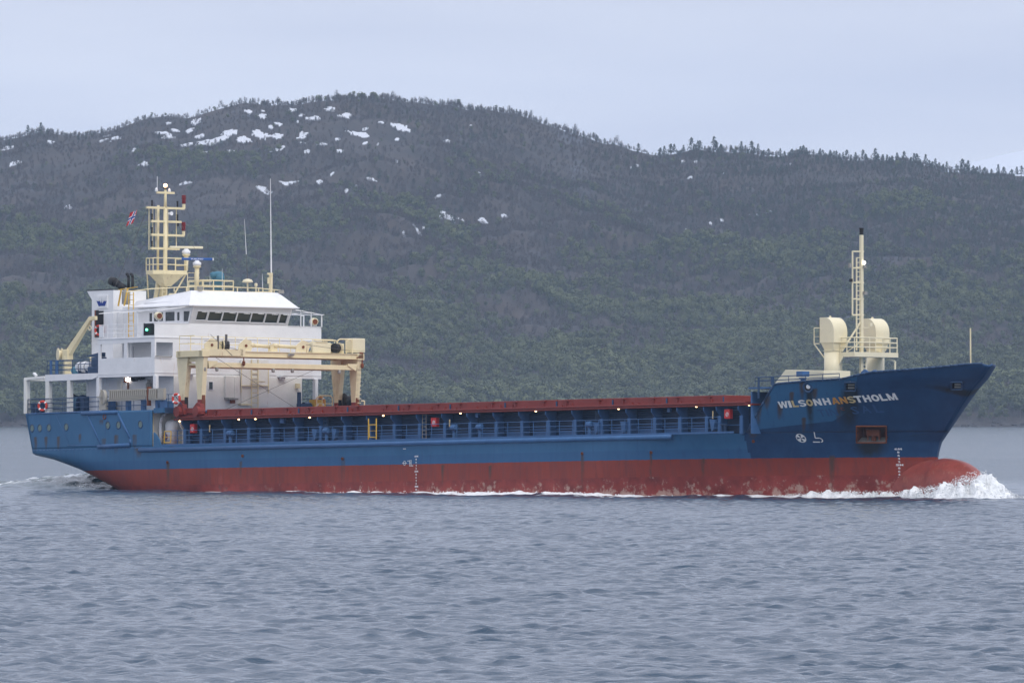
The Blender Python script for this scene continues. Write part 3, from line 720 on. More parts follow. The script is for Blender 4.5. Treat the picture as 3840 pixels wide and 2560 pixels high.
l.new(c, p.inputs['Base Color']); p.inputs['Roughness'].default_value = .55; p.inputs['Specular IOR Level'].default_value = .3
b = n.new('ShaderNodeBump'); b.inputs['Strength'].default_value = .25; b.inputs['Distance'].default_value = .12
wv = n.new('ShaderNodeTexWave'); wv.bands_direction = 'X'; wv.inputs['Scale'].default_value = .47; wv.inputs['Distortion'].default_value = .5
l.new(v, wv.inputs['Vector'])                          # plating pressed in between the frames
hgt = mth(n, l, 'ADD', mth(n, l, 'MULTIPLY', wv.outputs['Fac'], mth(n, l, 'MULTIPLY', noise(n, l, .4, v, 2), .30)), noise(n, l, .55, mapped(n, l, (1,1,.8)), 2))
l.new(hgt, b.inputs['Height']); l.new(b.outputs['Normal'], p.inputs['Normal'])
HULLM = m

# stains: (x, z of the top, width, length) on the starboard plating
RUST = [(-44.3,7.9,.35,1.4),(-42.9,7.9,.35,1.1),(-41.3,7.9,.35,1.3),(-38.6,8.0,.3,.7),(-31.9,7.9,.35,1.5),(-34.1,7.9,.4,1.7),(-35.6,7.7,.35,1.5),(-35.9,9.0,.4,.5),(-28.0,5.9,.35,2.2),(-31.4,7.0,.6,.9),(-27.5,7.0,.8,.5),(-8.0,6.0,.28,3),(-19.5,5.9,.2,1.6),(17.8,5.9,.25,3),(24.6,5.95,.2,2.6),(3,5.4,.25,1.6),(8,5.3,.3,1.2),(29,5.5,.3,1.6),(34.6,8.9,.5,1.6),(35.4,9.4,.6,1.0),(37.3,9.6,.4,1.2),(38.3,10.2,.5,1.3),(39.0,9.8,.5,1.2),(38.3,5.6,.5,2.6),(37.5,8.0,.4,1.2),(40.2,8.9,.5,1.4),(36.2,8.9,.5,1.2),(33.6,7.4,.8,.8)]
def _hp(*q): h = HP(d4(*q)); return h.x, h.z
GRIME = []                                            # (top point, foot point, width)
for q0, q1, w in (((925,285),(905,575),1.3),((1825,285),(1740,720),1.5),((1985,290),(1760,620),1.0),((1100,728),(1085,830),2.0),((580,290),(590,560),.5)):
    GRIME.append((HP(d4(*q0)), HP(d4(*q1)), w))
def grimes(x, z):
    out = np.zeros_like(x)
    for p0, p1, w in GRIME:
        t = np.clip((p0.z - z)/(p0.z - p1.z), -.3, 1.4); cx = p0.x + (p1.x-p0.x)*t
        out = np.maximum(out, np.exp(-((x-cx)/(w*.5))**2)*np.clip(1+t*6, 0, 1)*np.clip(1.35-t, 0, 1)**.6*(t > -.16))
    return out
def stains(x, z, lst):
    out = np.zeros_like(x)
    Lq = .6157*x - .788*half(x, z)                   # streaks run straight down as seen from abeam of the plating
    for x0, z0, w, L in lst:
        d = z0 - z; out = np.maximum(out, np.exp(-((Lq - (.6157*x0 - .788*float(half(x0, z0))))/(w*.40))**2)*np.clip(d/.12+1, 0, 1)*np.clip(1-d/L, 0, 1)**.6*(d > -.12))
    return out
HOLES = [tuple(c for q in (d4(978,582), d4(1230,722)) for c in q)]     # photo rectangles where the plating is open
HOLES += [tuple(c for q in (d4(*q0), d4(*q1)) for c in q) for q0, q1 in (((880,210),(970,283)),((1782,208),(1872,272)))]
def in_hole(p):
    if p[0] < 35: return False
    u, w_ = pix(p); return any(a < u < b and c_ < w_ < d for a, c_, b, d in HOLES)
def loft(X, Zg, name, mirror=True):
    Yg = half(X, Zg); mb_v = []; fs = []
    ny, nx = X.shape
    for sgn in ((-1, 1) if mirror else (-1,)):
        base = len(mb_v); mb_v += np.stack([X, sgn*Yg, Zg], -1).reshape(-1, 3).tolist()
        for j in range(ny-1):
            for i in range(nx-1):
                cx = (X[j,i]+X[j+1,i+1])/2; cz = (Zg[j,i]+Zg[j+1,i+1])/2
                if sgn < 0 and in_hole((cx, (Yg[j,i]+Yg[j+1,i+1])*-.5, cz)): continue
                q = (base+j*nx+i, base+j*nx+i+1, base+(j+1)*nx+i+1, base+(j+1)*nx+i)
                fs.append(q if sgn < 0 else q[::-1])
    me = bpy.data.meshes.new(name); me.from_pydata(mb_v, [], fs); me.polygons.foreach_set('use_smooth', [True]*len(fs)); me.update()
    co = np.array(mb_v); x, z = co[:,0], co[:,2]
    add_attr(me, 'rust', stains(x, z, RUST)); add_attr(me, 'grime', grimes(x, z))
    dl = np.interp(x, [33, 41, 44.5], [7.25, 7.95, 12.5])    # edge of the darker repainted bow plating
    bl_ = np.where(x > 32.8, .5 + (dl - z)*3.0, .5 + (x-32.8)*.35)
    add_attr(me, 'newpaint', np.clip(np.where(z < 7.9, np.maximum(bl_, 0), bl_) + np.where(x > 39.3, (x-39.3)*1.2, 0), 0, 1))
    add_attr(me, 'scuff', np.interp(x, [-30,-22,-12,-6,2,10,20,26,32,40,43], [.15,.3,.6,.75,.75,1,1,.9,.55,.6,.9]))
    return me
# lower hull
s = np.concatenate([np.arange(-44.75, 15, .3), np.linspace(15, 44.0, 150)])
vv = np.linspace(0, 1, 46)[:,None]
zl = zlow(s)[None,:]; Zg = zl + vv*(7.1 - zl)
X = np.where(s[None,:] > 15, 15 + (s[None,:]-15)/29.0*(xe(Zg)-15), s[None,:] + 0*Zg)
hull = link('hull', loft(X, Zg, 'hull'), HULLM, ship)
# forecastle plating: sloped up from the main deck, bulwark to the bow
f = np.linspace((33.0-15)/(xe(7.1)-15), 1.0, 120); Xt = []; Zt = []
for ff_ in f:
    zt = 9.5
    for _ in range(40): zt = .5*zt + .5*float(ztop(15 + ff_*(xe(zt)-15)))
    Zt.append(zt)
Zt = np.array(Zt); vv = np.linspace(0, 1, 34)[:,None]; Zg = 7.1 + vv*(Zt[None,:]-7.1); X = 15 + f[None,:]*(xe(Zg)-15)
fc = link('forecastle_plating', loft(X, Zg, 'forecastle_plating'), HULLM, hull); sd = fc.modifiers.new('plate', 'SOLIDIFY'); sd.thickness = .10; sd.offset = -1
# poop plating with the raked transom
s = np.arange(-44.75, -29.69, .31); vv = np.linspace(0, 1, 20)[:,None]; Zg = 7.1 + vv*2.5 + 0*s[None,:]
rk = np.clip((-42.0 - s)/2.75, 0, 1)[None,:]; X = s[None,:] - .34*(Zg-7.1)*rk - .02*rk
pp = link('poop_plating', loft(X, Zg, 'poop_plating'), HULLM, hull); sd = pp.modifiers.new('plate', 'SOLIDIFY'); sd.thickness = .08; sd.offset = -1
t = MB()                                              # transom and the plate ends at the side opening
for sg in (-1, 1):
    t.prism([(-29.70, sg*7.69, 9.38), (-28.5, sg*7.69, 9.38), (-28.5, sg*7.69, 9.72), (-29.70, sg*7.69, 9.72)], (0, -sg*.09, 0))
    t.prism([(-29.70, sg*7.69, 7.10), (-28.78, sg*7.69, 7.10), (-29.05, sg*7.69, 7.55), (-29.40, sg*7.69, 7.90), (-29.70, sg*7.69, 8.06)], (0, -sg*.09, 0))
tr = t.build('poop_edge', HULLM, hull)
tb = MB(); b0 = float(half(-44.75, 7.0))
tb.add([(-44.78, -b0, 7.05), (-44.78, b0, 7.05), (-45.58, b0, 9.55), (-45.58, -b0, 9.55)], [(0,1,2,3)]); tb.add([(-44.77,-6.8,6.9),(-44.77,6.8,6.9),(-44.77,b0,7.1),(-44.77,-b0,7.1)], [(0,3,2,1)])
tb.build('transom', HULLM, hull)
# the bulb
bb = MB(); nn = 40; vs = []; fs = []
for j in range(nn+1):
    u = -1 + 2*j/nn; x = 44.75 + 3.75*u; rz = (1-abs(u)**2.4)**.5 if abs(u) < 1 else 0
    if u < 0: rz = .98
    for i in range(28):
        a = 2*math.pi*i/28; vs.append((x, 1.7*max(rz,.01)*math.cos(a), 3.35 + 2.1*max(rz,.01)*math.sin(a) - .12*max(0,u)))
for j in range(nn):
    for i in range(28): fs.append((j*28+i, j*28+(i+1) % 28, (j+1)*28+(i+1) % 28, (j+1)*28+i))
bb.add(vs, fs)
mbm = paint('bulb_paint', (.30,.062,.045), .4, .3, .6, (.40,.20,.12), .1)
part('bulbous_bow', bb, mbm, hull, True)
# decks
dk = MB(); pts = [(x, -float(half(x,7.02))+.12, 6.98) for x in np.linspace(-29.4, 34, 24)]; pts += [(x, -y, z) for x, y, z in pts[::-1]]; dk.prism(pts, (0,0,.08)); part('main_deck', dk, 'red')
dk = MB(); dk.prism([(-45.3,-7.2,9.5),(-40,-7.55,9.5),(-28.5,-7.6,9.5),(-28.5,7.6,9.5),(-40,7.55,9.5),(-45.3,7.2,9.5)], (0,0,.1)); part('poop_deck', dk, 'blue')
dk = MB(); pts = [(x, min(-.05, -float(half(x,9.9))+.15), 9.9) for x in np.linspace(33.9, 47.0, 20)]; pts += [(x, -y, z) for x, y, z in pts[::-1]]
dk.prism(pts, (0,0,.1)); part('forecastle_deck', dk, 'blue')
dk = MB(); dk.box(33.9, 34.05, -6.85, 6.85, 7.06, 9.72); part('forecastle_bulkhead', dk, 'blue')
dk = MB(); dk.box(-28.62, -28.5, -7.6, -5.2, 9.36, 9.74); dk.box(-28.62, -28.5, 5.2, 7.6, 9.36, 9.74); part('poop_front_beam', dk, 'blue_dark')
# rubbing strakes and fenders on the plating
rb = MB(); rb.tube((-31.3,-7.70,6.85), (26.9,-7.70,6.95), .16, 10); part('rubbing_strake', rb, 'blue', hull, True)
for a, b_ in ((d1(840,470), d1(1262,455)), (d1(1030,860), d1(1410,840))):
    p0, p1 = HP(a), HP(b_); part('rubbing_strake', MB().tube(p0, p1, .15, 8), 'blue', hull, True)
for a, b_, r in ((d1(905,485), d1(1060,835), .07), (d1(1265,470), d1(1410,770), .09), (d1(1410,770), d1(1412,840), .11), (d1(670,845), d1(1030,845), .035), (d1(525,480), d1(690,820), .02)):
    part('fender_bar', MB().tube(HP(a), HP(b_), r, 6), 'blue', hull, True)
part('knuckle_bar', MB().path([skin(x, 7.0, -.02) for x in np.linspace(-44.7, -31, 30)], .035, 5), 'blue', hull, True)
e = [skin(x, z, .0) for x, z in ((-45.45,9.56),(-44,9.57),(-41,9.58),(-36.4,9.60))]
part('deck_edge_bar', MB().path(e, .06, 6), 'blue', hull, True)
part('deck_edge_bar', MB().bar((-28.7,-7.67,7.16), (33.1,-7.62,7.16), .07, .12), 'blue', hull)
part('bulwark_rail', MB().path([(15+ff_*(xe(z)-15), -float(half(15+ff_*(xe(z)-15), z)), z+.01) for ff_, z in zip(f[::3], Zt[::3])], .07, 6), 'blue_dark', hull, True)
# overboard discharges
for x, z in ((-8.02,5.98),(17.8,6.0),(24.65,5.98),(-28.0,5.98),(-19.3,6.3),(33.3,6.6)):
    part('discharge_pipe', MB().lathe(skin(x, z, -.02), (0,-1,0), [(.10,0),(.10,.10),(.06,.10),(.06,.02)], 8), 'rust', hull)
# portholes
for q in ((254,642),(345,640),(453,636),(656,628),(1145,608),(1270,605),(1527,597)):
    h = HP(d1(*q)); ax = (0,-1,0)
    o = part('porthole', MB().torus(h + Vector((0,-.01,0)), ax, .25, .035, 18, 6), 'blue_dark', hull, True)
    o2 = part('porthole_glass', MB().lathe(h + Vector((0,.005,0)), ax, [(.24,0),(.24,.02)], 16), 'port', hull)
h = HP(d1(1105,508)); part('fairlead', MB().torus(h, (0,-1,0), .16, .05, 12, 6, ), 'rust', hull, True)
# anchor pocket
pk = MB()
def hole_box(h, depth, mat, nm, par, rim, off=.03):
    bx = MB(); P = [HP((h[0],h[3])), HP((h[2],h[3])), HP((h[2],h[1])), HP((h[0],h[1]))]
    Q = [p_ + Vector((-.45*depth, depth, 0)) for p_ in P]
    bx.add(P+Q, [(4,5,6,7),(0,1,5,4),(1,2,6,5),(2,3,7,6),(3,0,4,7)]); part(nm, bx, mat, par)
    rm = MB()
    for a_, b2 in zip(P, P[1:]+P[:1]): rm.bar(a_ + Vector((.02,-off,0)), b2 + Vector((.02,-off,0)), .09, .09)
    part('rim', rm, rim, par); return P, Q
P, Q = hole_box(HOLES[0], .9, 'rust', 'anchor_pocket', hull, 'rust')
cx = sum((p_ for p_ in P), Vector())/4 + Vector((-.12,.30,0)); ex = (P[1]-P[0]).normalized()
an = MB(); an.bar(cx + Vector((0,0,.1)) - ex*.42, cx + Vector((0,0,.1)) + ex*.42, .32, .38); an.bar(cx + Vector((0,0,-.40)), cx + Vector((0,0,.30)), .22, .2)
for sg in (-1, 1): an.hull8([cx + ex*(sg*.30) + Vector((0,.06,.28)), cx + ex*(sg*.46) + Vector((0,.06,.28)), cx + ex*(sg*.46) + Vector((0,-.1,.28)), cx + ex*(sg*.30) + Vector((0,-.1,.28))], [cx + ex*(sg*.36) + Vector((0,0,-.36)), cx + ex*(sg*.40) + Vector((0,0,-.36)), cx + ex*(sg*.40) + Vector((0,-.05,-.36)), cx + ex*(sg*.36) + Vector((0,-.05,-.36))])
part('anchor', an, mat='rust', parent=hull)
pl_ = MB(); pl_.add([P[0]+Vector((0,.04,0)), P[1]+Vector((0,.04,0)), P[1]+Vector((-.1,.5,.36)), P[0]+Vector((-.1,.5,.36))], [(0,1,2,3)]); part('pocket_sill', pl_, 'grey', hull)
for h in HOLES[1:]:
    P, Q = hole_box(h, .12, 'dark', 'mooring_opening', hull, 'blue_dark')
    for k in ((.35, .7) if h[0] < d4(1900,0)[0] else ()):
        a_ = P[0].lerp(P[3], k).lerp(P[1].lerp(P[2], k), .2) + Vector((-.03,.10,0)); b2 = P[0].lerp(P[3], k).lerp(P[1].lerp(P[2], k), .8) + Vector((-.03,.10,0))
        part('roller', MB().tube(a_, b2, .06, 6), 'grey', hull)
h = HP(d4(566,254)); nrm = Vector((.45,-.86,-.2)).normalized()
part('hawse_ring', MB().torus(h, nrm, .30, .085, 20, 8), 'blue_dark', hull, True); part('hawse_hole', MB().lathe(h - nrm*.02, nrm, [(.26,0),(.26,.03)], 14), 'dark', hull); part('hawse_plate', MB().lathe(h + nrm*.01 + Vector((.03,0,.05)), nrm, [(.14,0),(.14,.03)], 12), 'white_clean', hull)

# ---- lettering
def text_mesh(body, bold=.0):
    cu = bpy.data.curves.new('t', 'FONT'); cu.body = body; cu.offset = bold; cu.resolution_u = 2
    o = bpy.data.objects.new('t', cu); COL.objects.link(o); bpy.context.view_layer.update()
    me = bpy.data.meshes.new_from_object(o.evaluated_get(bpy.context.evaluated_depsgraph_get()))
    bpy.data.objects.remove(o); bpy.data.curves.remove(cu)
    co = np.array([v_.co[:2] for v_ in me.vertices]); fs = [tuple(p_.vertices) for p_ in me.polygons]; bpy.data.meshes.remove(me); return co, fs
_tc = {}
def glyph(ch, bold=.0):
    if (ch, bold) not in _tc:
        co, fs = text_mesh(ch, bold); mn, mxx = co.min(0), co.max(0); _tc[(ch, bold)] = ((co-mn)/np.maximum(mxx-mn, 1e-3), fs, (mxx-mn))
    return _tc[(ch, bold)]
def on_hull(name, ch, A0, B0, hgt, mat, off=.016, bold=.0, slant=0):    # glyph box from A0 to B0 along the plating (x,z), hgt tall
    co, fs, sz = glyph(ch, bold); vs = []
    for u, v_ in co:
        x = A0[0] + (B0[0]-A0[0])*u + slant*v_; z = A0[1] + (B0[1]-A0[1])*u + hgt*v_; vs.append(skin(x, z, off))
    return part(name, MB().add(vs, fs), mat, hull)
def arc(cx, cz, rx, rz, ix, iz, a0, a1, k=12):
    out = []
    for i in range(k):
        t0, t1 = math.radians(a0+(a1-a0)*i/k), math.radians(a0+(a1-a0)*(i+1)/k)
        out.append([(cx+rx*math.cos(t0), cz+rz*math.sin(t0)), (cx+rx*math.cos(t1), cz+rz*math.sin(t1)), (cx+ix*math.cos(t1), cz+iz*math.sin(t1)), (cx+ix*math.cos(t0), cz+iz*math.sin(t0))])
    return out
def mir(ps): return [[(1-x, z) for x, z in p_][::-1] for p_ in ps]
def rct(x0, x1, z0, z1): return [(x0,z0),(x1,z0),(x1,z1),(x0,z1)]
_wa = [[(0,1),(.20,1),(.30,.36),(.30,0),(.17,0)], [(.30,0),(.30,.36),(.42,1),(.5,1),(.5,.62),(.38,0)]]
_ma = [rct(0,.25,0,1), [(.25,1),(.25,.52),(.41,0),(.5,0),(.5,.34)]]
_aa = [[(0,0),(.29,0),(.5,.70),(.5,1),(.36,1)]]
BLOCK = {'I': [rct(0,1,0,1)], 'L': [rct(0,.36,0,1), rct(.36,1,0,.24)], 'T': [rct(0,1,.77,1), rct(.34,.66,0,.77)], 'H': [rct(0,.31,0,1), rct(.69,1,0,1), rct(.31,.69,.39,.62)],
         'N': [rct(0,.28,0,1), rct(.72,1,0,1), [(.28,1),(.28,.56),(.72,0),(.72,.44)]], 'A': _aa + mir(_aa) + [[(.352,.20),(.648,.20),(.59,.39),(.41,.39)]], 'W': _wa + mir(_wa), 'M': _ma + mir(_ma),
         'O': arc(.5,.5,.5,.5,.20,.26,0,360,20), 'S': arc(.5,.705,.5,.295,.20,.095,15,270) + arc(.5,.295,.5,.295,.20,.095,-165,90)}
def block(name, ch, A0, B0, hgt, mat, off=.016):
    mb = MB()
    for poly_ in BLOCK[ch]:
        k = len(mb.v); mb.v += [tuple(skin(A0[0] + (B0[0]-A0[0])*u, A0[1] + (B0[1]-A0[1])*u + hgt*w_, off)) for u, w_ in poly_]; mb.f.append(tuple(range(k, k+len(poly_))))
    return part(name, mb, mat, hull)
bl_, br_ = d4(335,430), d4(1335,358)
for ch, a_, b2, mt_ in (('W',325,405,'letter'),('I',411,434,'letter'),('L',443,493,'letter_mid'),('S',498,560,'letter'),('O',563,620,'letter_mid'),('N',627,690,'letter'),('H',707,768,'letter'),('A',778,845,'letter_or'),('N',850,911,'letter_or'),('S',918,980,'letter_mid'),('T',976,1042,'letter'),('H',1050,1112,'letter'),('O',1120,1186,'letter'),('L',1193,1248,'letter'),('M',1256,1336,'letter')):
    yb = lambda x: 430 + (358-430)*(x-335)/1000.
    A0, B0 = HP(d4(a_, yb(a_))), HP(d4(b2, yb(b2))); T0 = HP(d4((a_+b2)/2, yb((a_+b2)/2)-57))
    block('name_letter', ch, (A0.x, A0.z), (B0.x, B0.z), T0.z-(A0.z+B0.z)/2, mt_)
for ch, a_, b2, y0, y1, mt_ in (('T',668,725,440,500,'ghost'),('I',738,752,438,498,'ghost'),('N',765,830,430,492,'ghost'),('A',1035,1110,405,470,'ghost'),('L',1145,1215,395,465,'ghost'),('S',950,1010,415,478,'ghost')):
    A0, B0 = HP(d4(a_, y1+4)), HP(d4(b2, y1)); T0 = HP(d4((a_+b2)/2, y0)); on_hull('ghost_letter', ch, (A0.x, A0.z), (B0.x, B0.z), T0.z-(A0.z+B0.z)/2, mt_, .006, .02)
A0, B0 = HP(d4(850,450)), HP(d4(880,448)); on_hull('rust_mark', 'C', (A0.x,A0.z), (B0.x,B0.z), .2, 'rust', .014, .03)
def draught(px0, crp, n0, x_fix):
    zs = [(z_, s_) for M_ in (6,5,4) for z_, s_ in [(M_, '%dM' % M_)] + [(M_-1 + k/10., str(k)) for k in (8,6,4,2)]]
    for z_, s_ in zs:
        if z_ < 3.3: continue
        x = x_fix(z_); w = .15 if len(s_) == 2 else .10
        xs_ = x - (.12 if len(s_) == 2 else 0)
        for k, ch in enumerate(s_): on_hull('draught_mark', ch, (xs_ + k*.15*(1.4), z_-.02), (xs_ + k*.15*1.4 + w*1.3, z_-.02), .12, 'white_clean', .014, .03)
draught(0, d2, 0, lambda z_: .02)
HB6, HB4 = HP(d4(1320,785)), HP(d4(1330,1058)); draught(0, d4, 0, lambda z_: float(np.interp(z_, [HB4.z, HB6.z], [HB4.x, HB6.x])))
def flat(name, pts_list, mat='white_clean', off=.014):   # strokes on the plating, as (x,z) polygons
    mb = MB()
    for poly in pts_list:
        k = len(mb.v); mb.v += [tuple(skin(x, z, off)) for x, z in poly]; mb.f.append(tuple(range(k, k+len(poly))))
    return part(name, mb, mat, hull)
def stroke(x0, z0, x1, z1, w):
    d = math.hypot(x1-x0, z1-z0); nx_, nz_ = -(z1-z0)/d*w/2, (x1-x0)/d*w/2; return [(x0+nx_,z0+nz_),(x0-nx_,z0-nz_),(x1-nx_,z1-nz_),(x1+nx_,z1+nz_)]
def ring(x, z, r, w, a0=0, a1=360, n_=24, ex_=1): 
    out = []
    for k in range(n_):
        t0, t1 = math.radians(a0+(a1-a0)*k/n_), math.radians(a0+(a1-a0)*(k+1)/n_)
        out.append([(x+ex_*r*math.cos(t0), z+r*math.sin(t0)), (x+ex_*(r-w)*math.cos(t0), z+(r-w)*math.sin(t0)), (x+ex_*(r-w)*math.cos(t1), z+(r-w)*math.sin(t1)), (x+ex_*r*math.cos(t1), z+r*math.sin(t1))])
    return out
# load line ring, bar and ladder of lines, deck line
h = PY(d2(620,957), -7.7); zz = h.z; xx_ = h.x
flat('load_line_mark', ring(xx_, zz, .15, .035) + [stroke(xx_-.26, zz, xx_+.26, zz, .035)])
flat('deck_line', [stroke(xx_-.16, PY(d2(620,804),-7.7).z, xx_+.16, PY(d2(620,804),-7.7).z, .04)])
h0 = PY(d2(655,930), -7.7); h1_ = PY(d2(705,985), -7.7); LLx = h1_.x - .12
flat('load_line_ladder', [stroke(LLx, h0.z+.03, LLx, h1_.z, .03)] + [stroke(LLx-.24, h0.z-.16*k*.55, LLx, h0.z-.16*k*.55, .03) for k in range(5)] + [stroke(LLx-.45, h0.z-.02, LLx-.2, h0.z-.02, .03), stroke(LLx-.18, h0.z, LLx-.18, h1_.z, .03), stroke(LLx, h1_.z, LLx+.2, h1_.z, .05)])
# thruster and bulb symbols
h = HP(d4(507,683)); hx = (HP(d4(549,683)).x - HP(d4(466,683)).x)/2
sx_ = hx/.30
flat('thruster_mark', [[(h.x+hx*math.cos(k*math.pi/12), h.z+.28*math.sin(k*math.pi/12)) for k in range(24)]], 'letter', .012)
flat('thruster_cross', [[(h.x, h.z), (h.x+hx*.85*math.cos(t_-.33), h.z+.24*math.sin(t_-.33)), (h.x+hx*.85*math.cos(t_+.33), h.z+.24*math.sin(t_+.33))] for t_ in (0.0, math.pi*.5, math.pi, math.pi*1.5)], 'blue_dark', .020)
h = HP(d4(640,680))
flat('bulb_mark', [stroke(h.x-.42*sx_*.8, h.z-.26, h.x+.08*sx_, h.z-.27, .06), stroke(h.x-.1, h.z-.02, h.x+.02, h.z+.36, .06), stroke(h.x-.1, h.z-.02, h.x+.15, h.z-.02, .06)] + ring(h.x+.14*sx_, h.z-.145, .15, .055, -90, 90, 10, sx_*1.1), 'letter')

# ================================================================== coaming, hatch rail and side deck gear
SY = -6.6
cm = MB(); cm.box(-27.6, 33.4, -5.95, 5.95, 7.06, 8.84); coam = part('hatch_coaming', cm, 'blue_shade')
rl = MB(); rl.box(-28.4, 34.1, -6.92, -6.1, 8.86, 8.98); rl.box(-28.1, 33.4, -6.97, -6.3, 9.0, 9.12); rl.box(-28.4, 34.1, 6.1, 6.92, 8.86, 8.98); rl.box(-28.1, 33.4, 6.3, 6.97, 9.0, 9.12); rl.box(-28.2,-27.5,-6.1,6.1,8.86,9.1); rl.box(33.0,33.5,-6.1,6.1,8.86,9.1)
part('coaming_rail', rl, 'red', None, False, .015)
stay = [(-5.95,7.06),(-6.52,7.06),(-6.50,8.2),(-6.86,8.62),(-6.86,8.85),(-5.95,8.85)]
sxs = [-27.6,-25.68,-22.93,-20.2,-17.49,-14.76,-12.04,-9.33,-6.57,-3.84,-1.07,1.68,4.42,7.23,9.97,12.79,15.57,18.34,21.19,23.81,26.42,29.11,30.4,32.6]
sb = MB().prism([(0,y,z) for y, z in stay], (.07,0,0)); sb.box(-.10,.20,-6.62,-6.5,7.06,8.25); sme = sb.mesh('coaming_stay'); sme.materials.append(M['blue'])
for x in sxs: o = link('coaming_stay', sme, None, coam); o.location.x = x
pi = MB()
for k, z in enumerate((8.05,8.18,8.33,8.47,8.6)): pi.tube((-27,-6.02-.02*(k%2),z), (33,-6.02,z), .028, 5)
part('side_pipe', pi, 'blue_dark', coam)  # darker blue here paints the shade of the recess into the pipes
st = MB().box(-27.5,33.3,-6.07,-5.95,7.62,7.70); part('coaming_stiffener', st, 'blue', coam)
for x in (-24.3,-21.6,-18.8,-16,-13.4,-10.7,-8,-5.2,-2.4,.3,3.1,5.8,8.6,11.4,14.2,17,19.7,22.5,25.1,27.8): part('coaming_panel', MB().box(x-.95,x+.85,-6.0,-5.95,7.12,7.55), 'blue', coam)
# lamps under the rail
for q in (c4(105,1172),c4(790,1152),c4(983,1147),c4(1613,1130),d2(392,450),d2(1217,425),d2(2022,403),d3(835,347),d3(1597,325),d3(2115,310)):
    h = PY(q, -6.86); part('deck_lamp', MB().sphere(h, .058, 10, 6, (1.4,1,.8)), 'lamp_warm', coam, True)
# red fire boxes with a round white emblem
for q0, q1 in ((e4(1185,612),e4(1275,800)),(d2(898,472),d2(955,568)),(d3(1868,350),d3(1922,443))):
    a, b_ = PY(q0, -6.75), PY(q1, -6.75); bx = part('fire_hose_box', MB().box(a.x, b_.x, -6.75, -6.45, b_.z, a.z), 'fire', None, False, .03)
    cxx, cz = (a.x*.42+b_.x*.58), (a.z*.45+b_.z*.55)
    mb = MB().torus((cxx,-6.757,cz), (0,-1,0), .125, .022, 16, 4); mb.box(cxx-.025, cxx+.025, -6.765, -6.75, cz-.06, cz+.07); part('fire_emblem', mb, 'white_clean', bx)
# vents, dampers, pipes along the side deck
for q, kind in ((c4(695,1340),'m'),(c4(1810,1310),'m'),(c4(1670,1310),'d'),(c4(1895,1310),'d'),(d2(1150,600),'m'),(d2(1425,600),'m'),(d3(552,510),'m'),(d3(615,515),'d'),(d3(880,510),'d'),(d3(1755,485),'d'),(c4(395,1380),'v'),(d3(1850,520),'v'),(d3(1880,520),'v')):
    h = PY(q, -6.75); x = h.x
    if kind == 'm': mb = MB().tube((x,-6.75,7.06), (x,-6.75,7.75), .13, 8); mb.lathe((x-.28,-6.75,7.9), (1,0,0), [(.02,0),(.2,.02),(.22,.3),(.2,.52),(.05,.56)], 12); part('goose_vent', mb, 'blue', coam, False, .01)
    elif kind == 'd': part('wedge_locker', MB().prism([(x-.26,-6.8,8.05),(x+.3,-6.8,8.0),(x+.12,-6.8,7.35),(x-.05,-6.8,7.2)], (0,.3,0)), 'blue', coam, False, .01)
    else: mb = MB().tube((x,-6.75,7.06), (x,-6.75,7.65), .06, 6); mb.lathe((x,-6.75,7.62), (0,0,1), [(.02,0),(.18,.03),(.18,.08),(.02,.12)], 10); part('valve', mb, 'blue_dark', coam)
for q0, q1 in ((c4(1265,1145),c4(1310,1195)),(d2(1373,420),d2(1402,470)),(d3(1310,335),d3(1336,378))):
    a, b_ = PY(q0, -6.6), PY(q1, -6.6); part('junction_box', MB().box(a.x, b_.x, -6.6, -6.4, b_.z, a.z), 'blue', coam, False, .01)
for x in (-11.5, -.55, 17.95):                            # ladders on the coaming
    mb = MB()
    for sg in (-.2,.2): mb.bar((x+sg,-6.55,7.1), (x+sg,-6.55,8.85), .04)
    for k in range(7): mb.bar((x-.2,-6.55,7.25+k*.26), (x+.2,-6.55,7.25+k*.26), .03)
    part('coaming_ladder', mb, 'grey' if x > -1 and x < 0 else 'blue_dark', coam)
for q in (d2(1100,520), d3(1758,395), c4(452,1245)):
    h = PY(q, -6.8); part('rolled_rope', MB().tube(h + Vector((0,0,-.3)), h + Vector((.02,0,.18)), .045, 6), 'letter_mid', coam)
# side railing
def railing(name, pts, zt, posts, rails, mat, r=.018, parent=None, post_r=.024, basez=None):
    mb = MB()
    for k in rails: mb.path([Vector(p_) + Vector((0,0,k)) for p_ in pts], r, 5)
    o = part(name, mb, mat, parent)
    for p_ in posts: part('post', MB().tube(Vector(p_), Vector(p_) + Vector((0,0,zt)), post_r, 5), mat, o)
    return o
def along(p0, p1, stp):
    p0, p1 = Vector(p0), Vector(p1); k = max(1, round((p1-p0).length/stp)); return [p0 + (p1-p0)*i/k for i in range(k+1)]
for sg in (-1, 1):
    yy = sg*7.58
    railing('deck_railing', along((-28.4,yy,7.1), (31.8,yy,7.1), 6), 1.05, along((-28.4,yy,7.1), (31.6,yy,7.1), 1.37), (.36,.70,1.04), 'blue')
g0, g1 = PY(d2(235,490), -7.62), PY(d2(318,690), -7.62)
mb = MB()
for x in (g0.x, g1.x): mb.tube((x,-7.63,7.1), (x,-7.63,8.62), .045, 6)
mb.path([(g0.x+.12,-7.63,8.2),(g1.x,-7.63,8.2),(g1.x,-7.63,7.35),(g0.x+.12,-7.63,7.38),(g0.x+.07,-7.63,7.8),(g0.x+.12,-7.63,8.2)], .035, 6); mb.bar((g0.x,-7.63,7.8),(g1.x,-7.63,7.8),.03); mb.bar((g0.x-.02,-7.66,7.14),(g1.x-.25,-7.66,7.14),.05)
part('pilot_gate', mb, 'yellow')
a, b_ = PY(e4(650,770), -7.62), PY(e4(795,1000), -7.62)
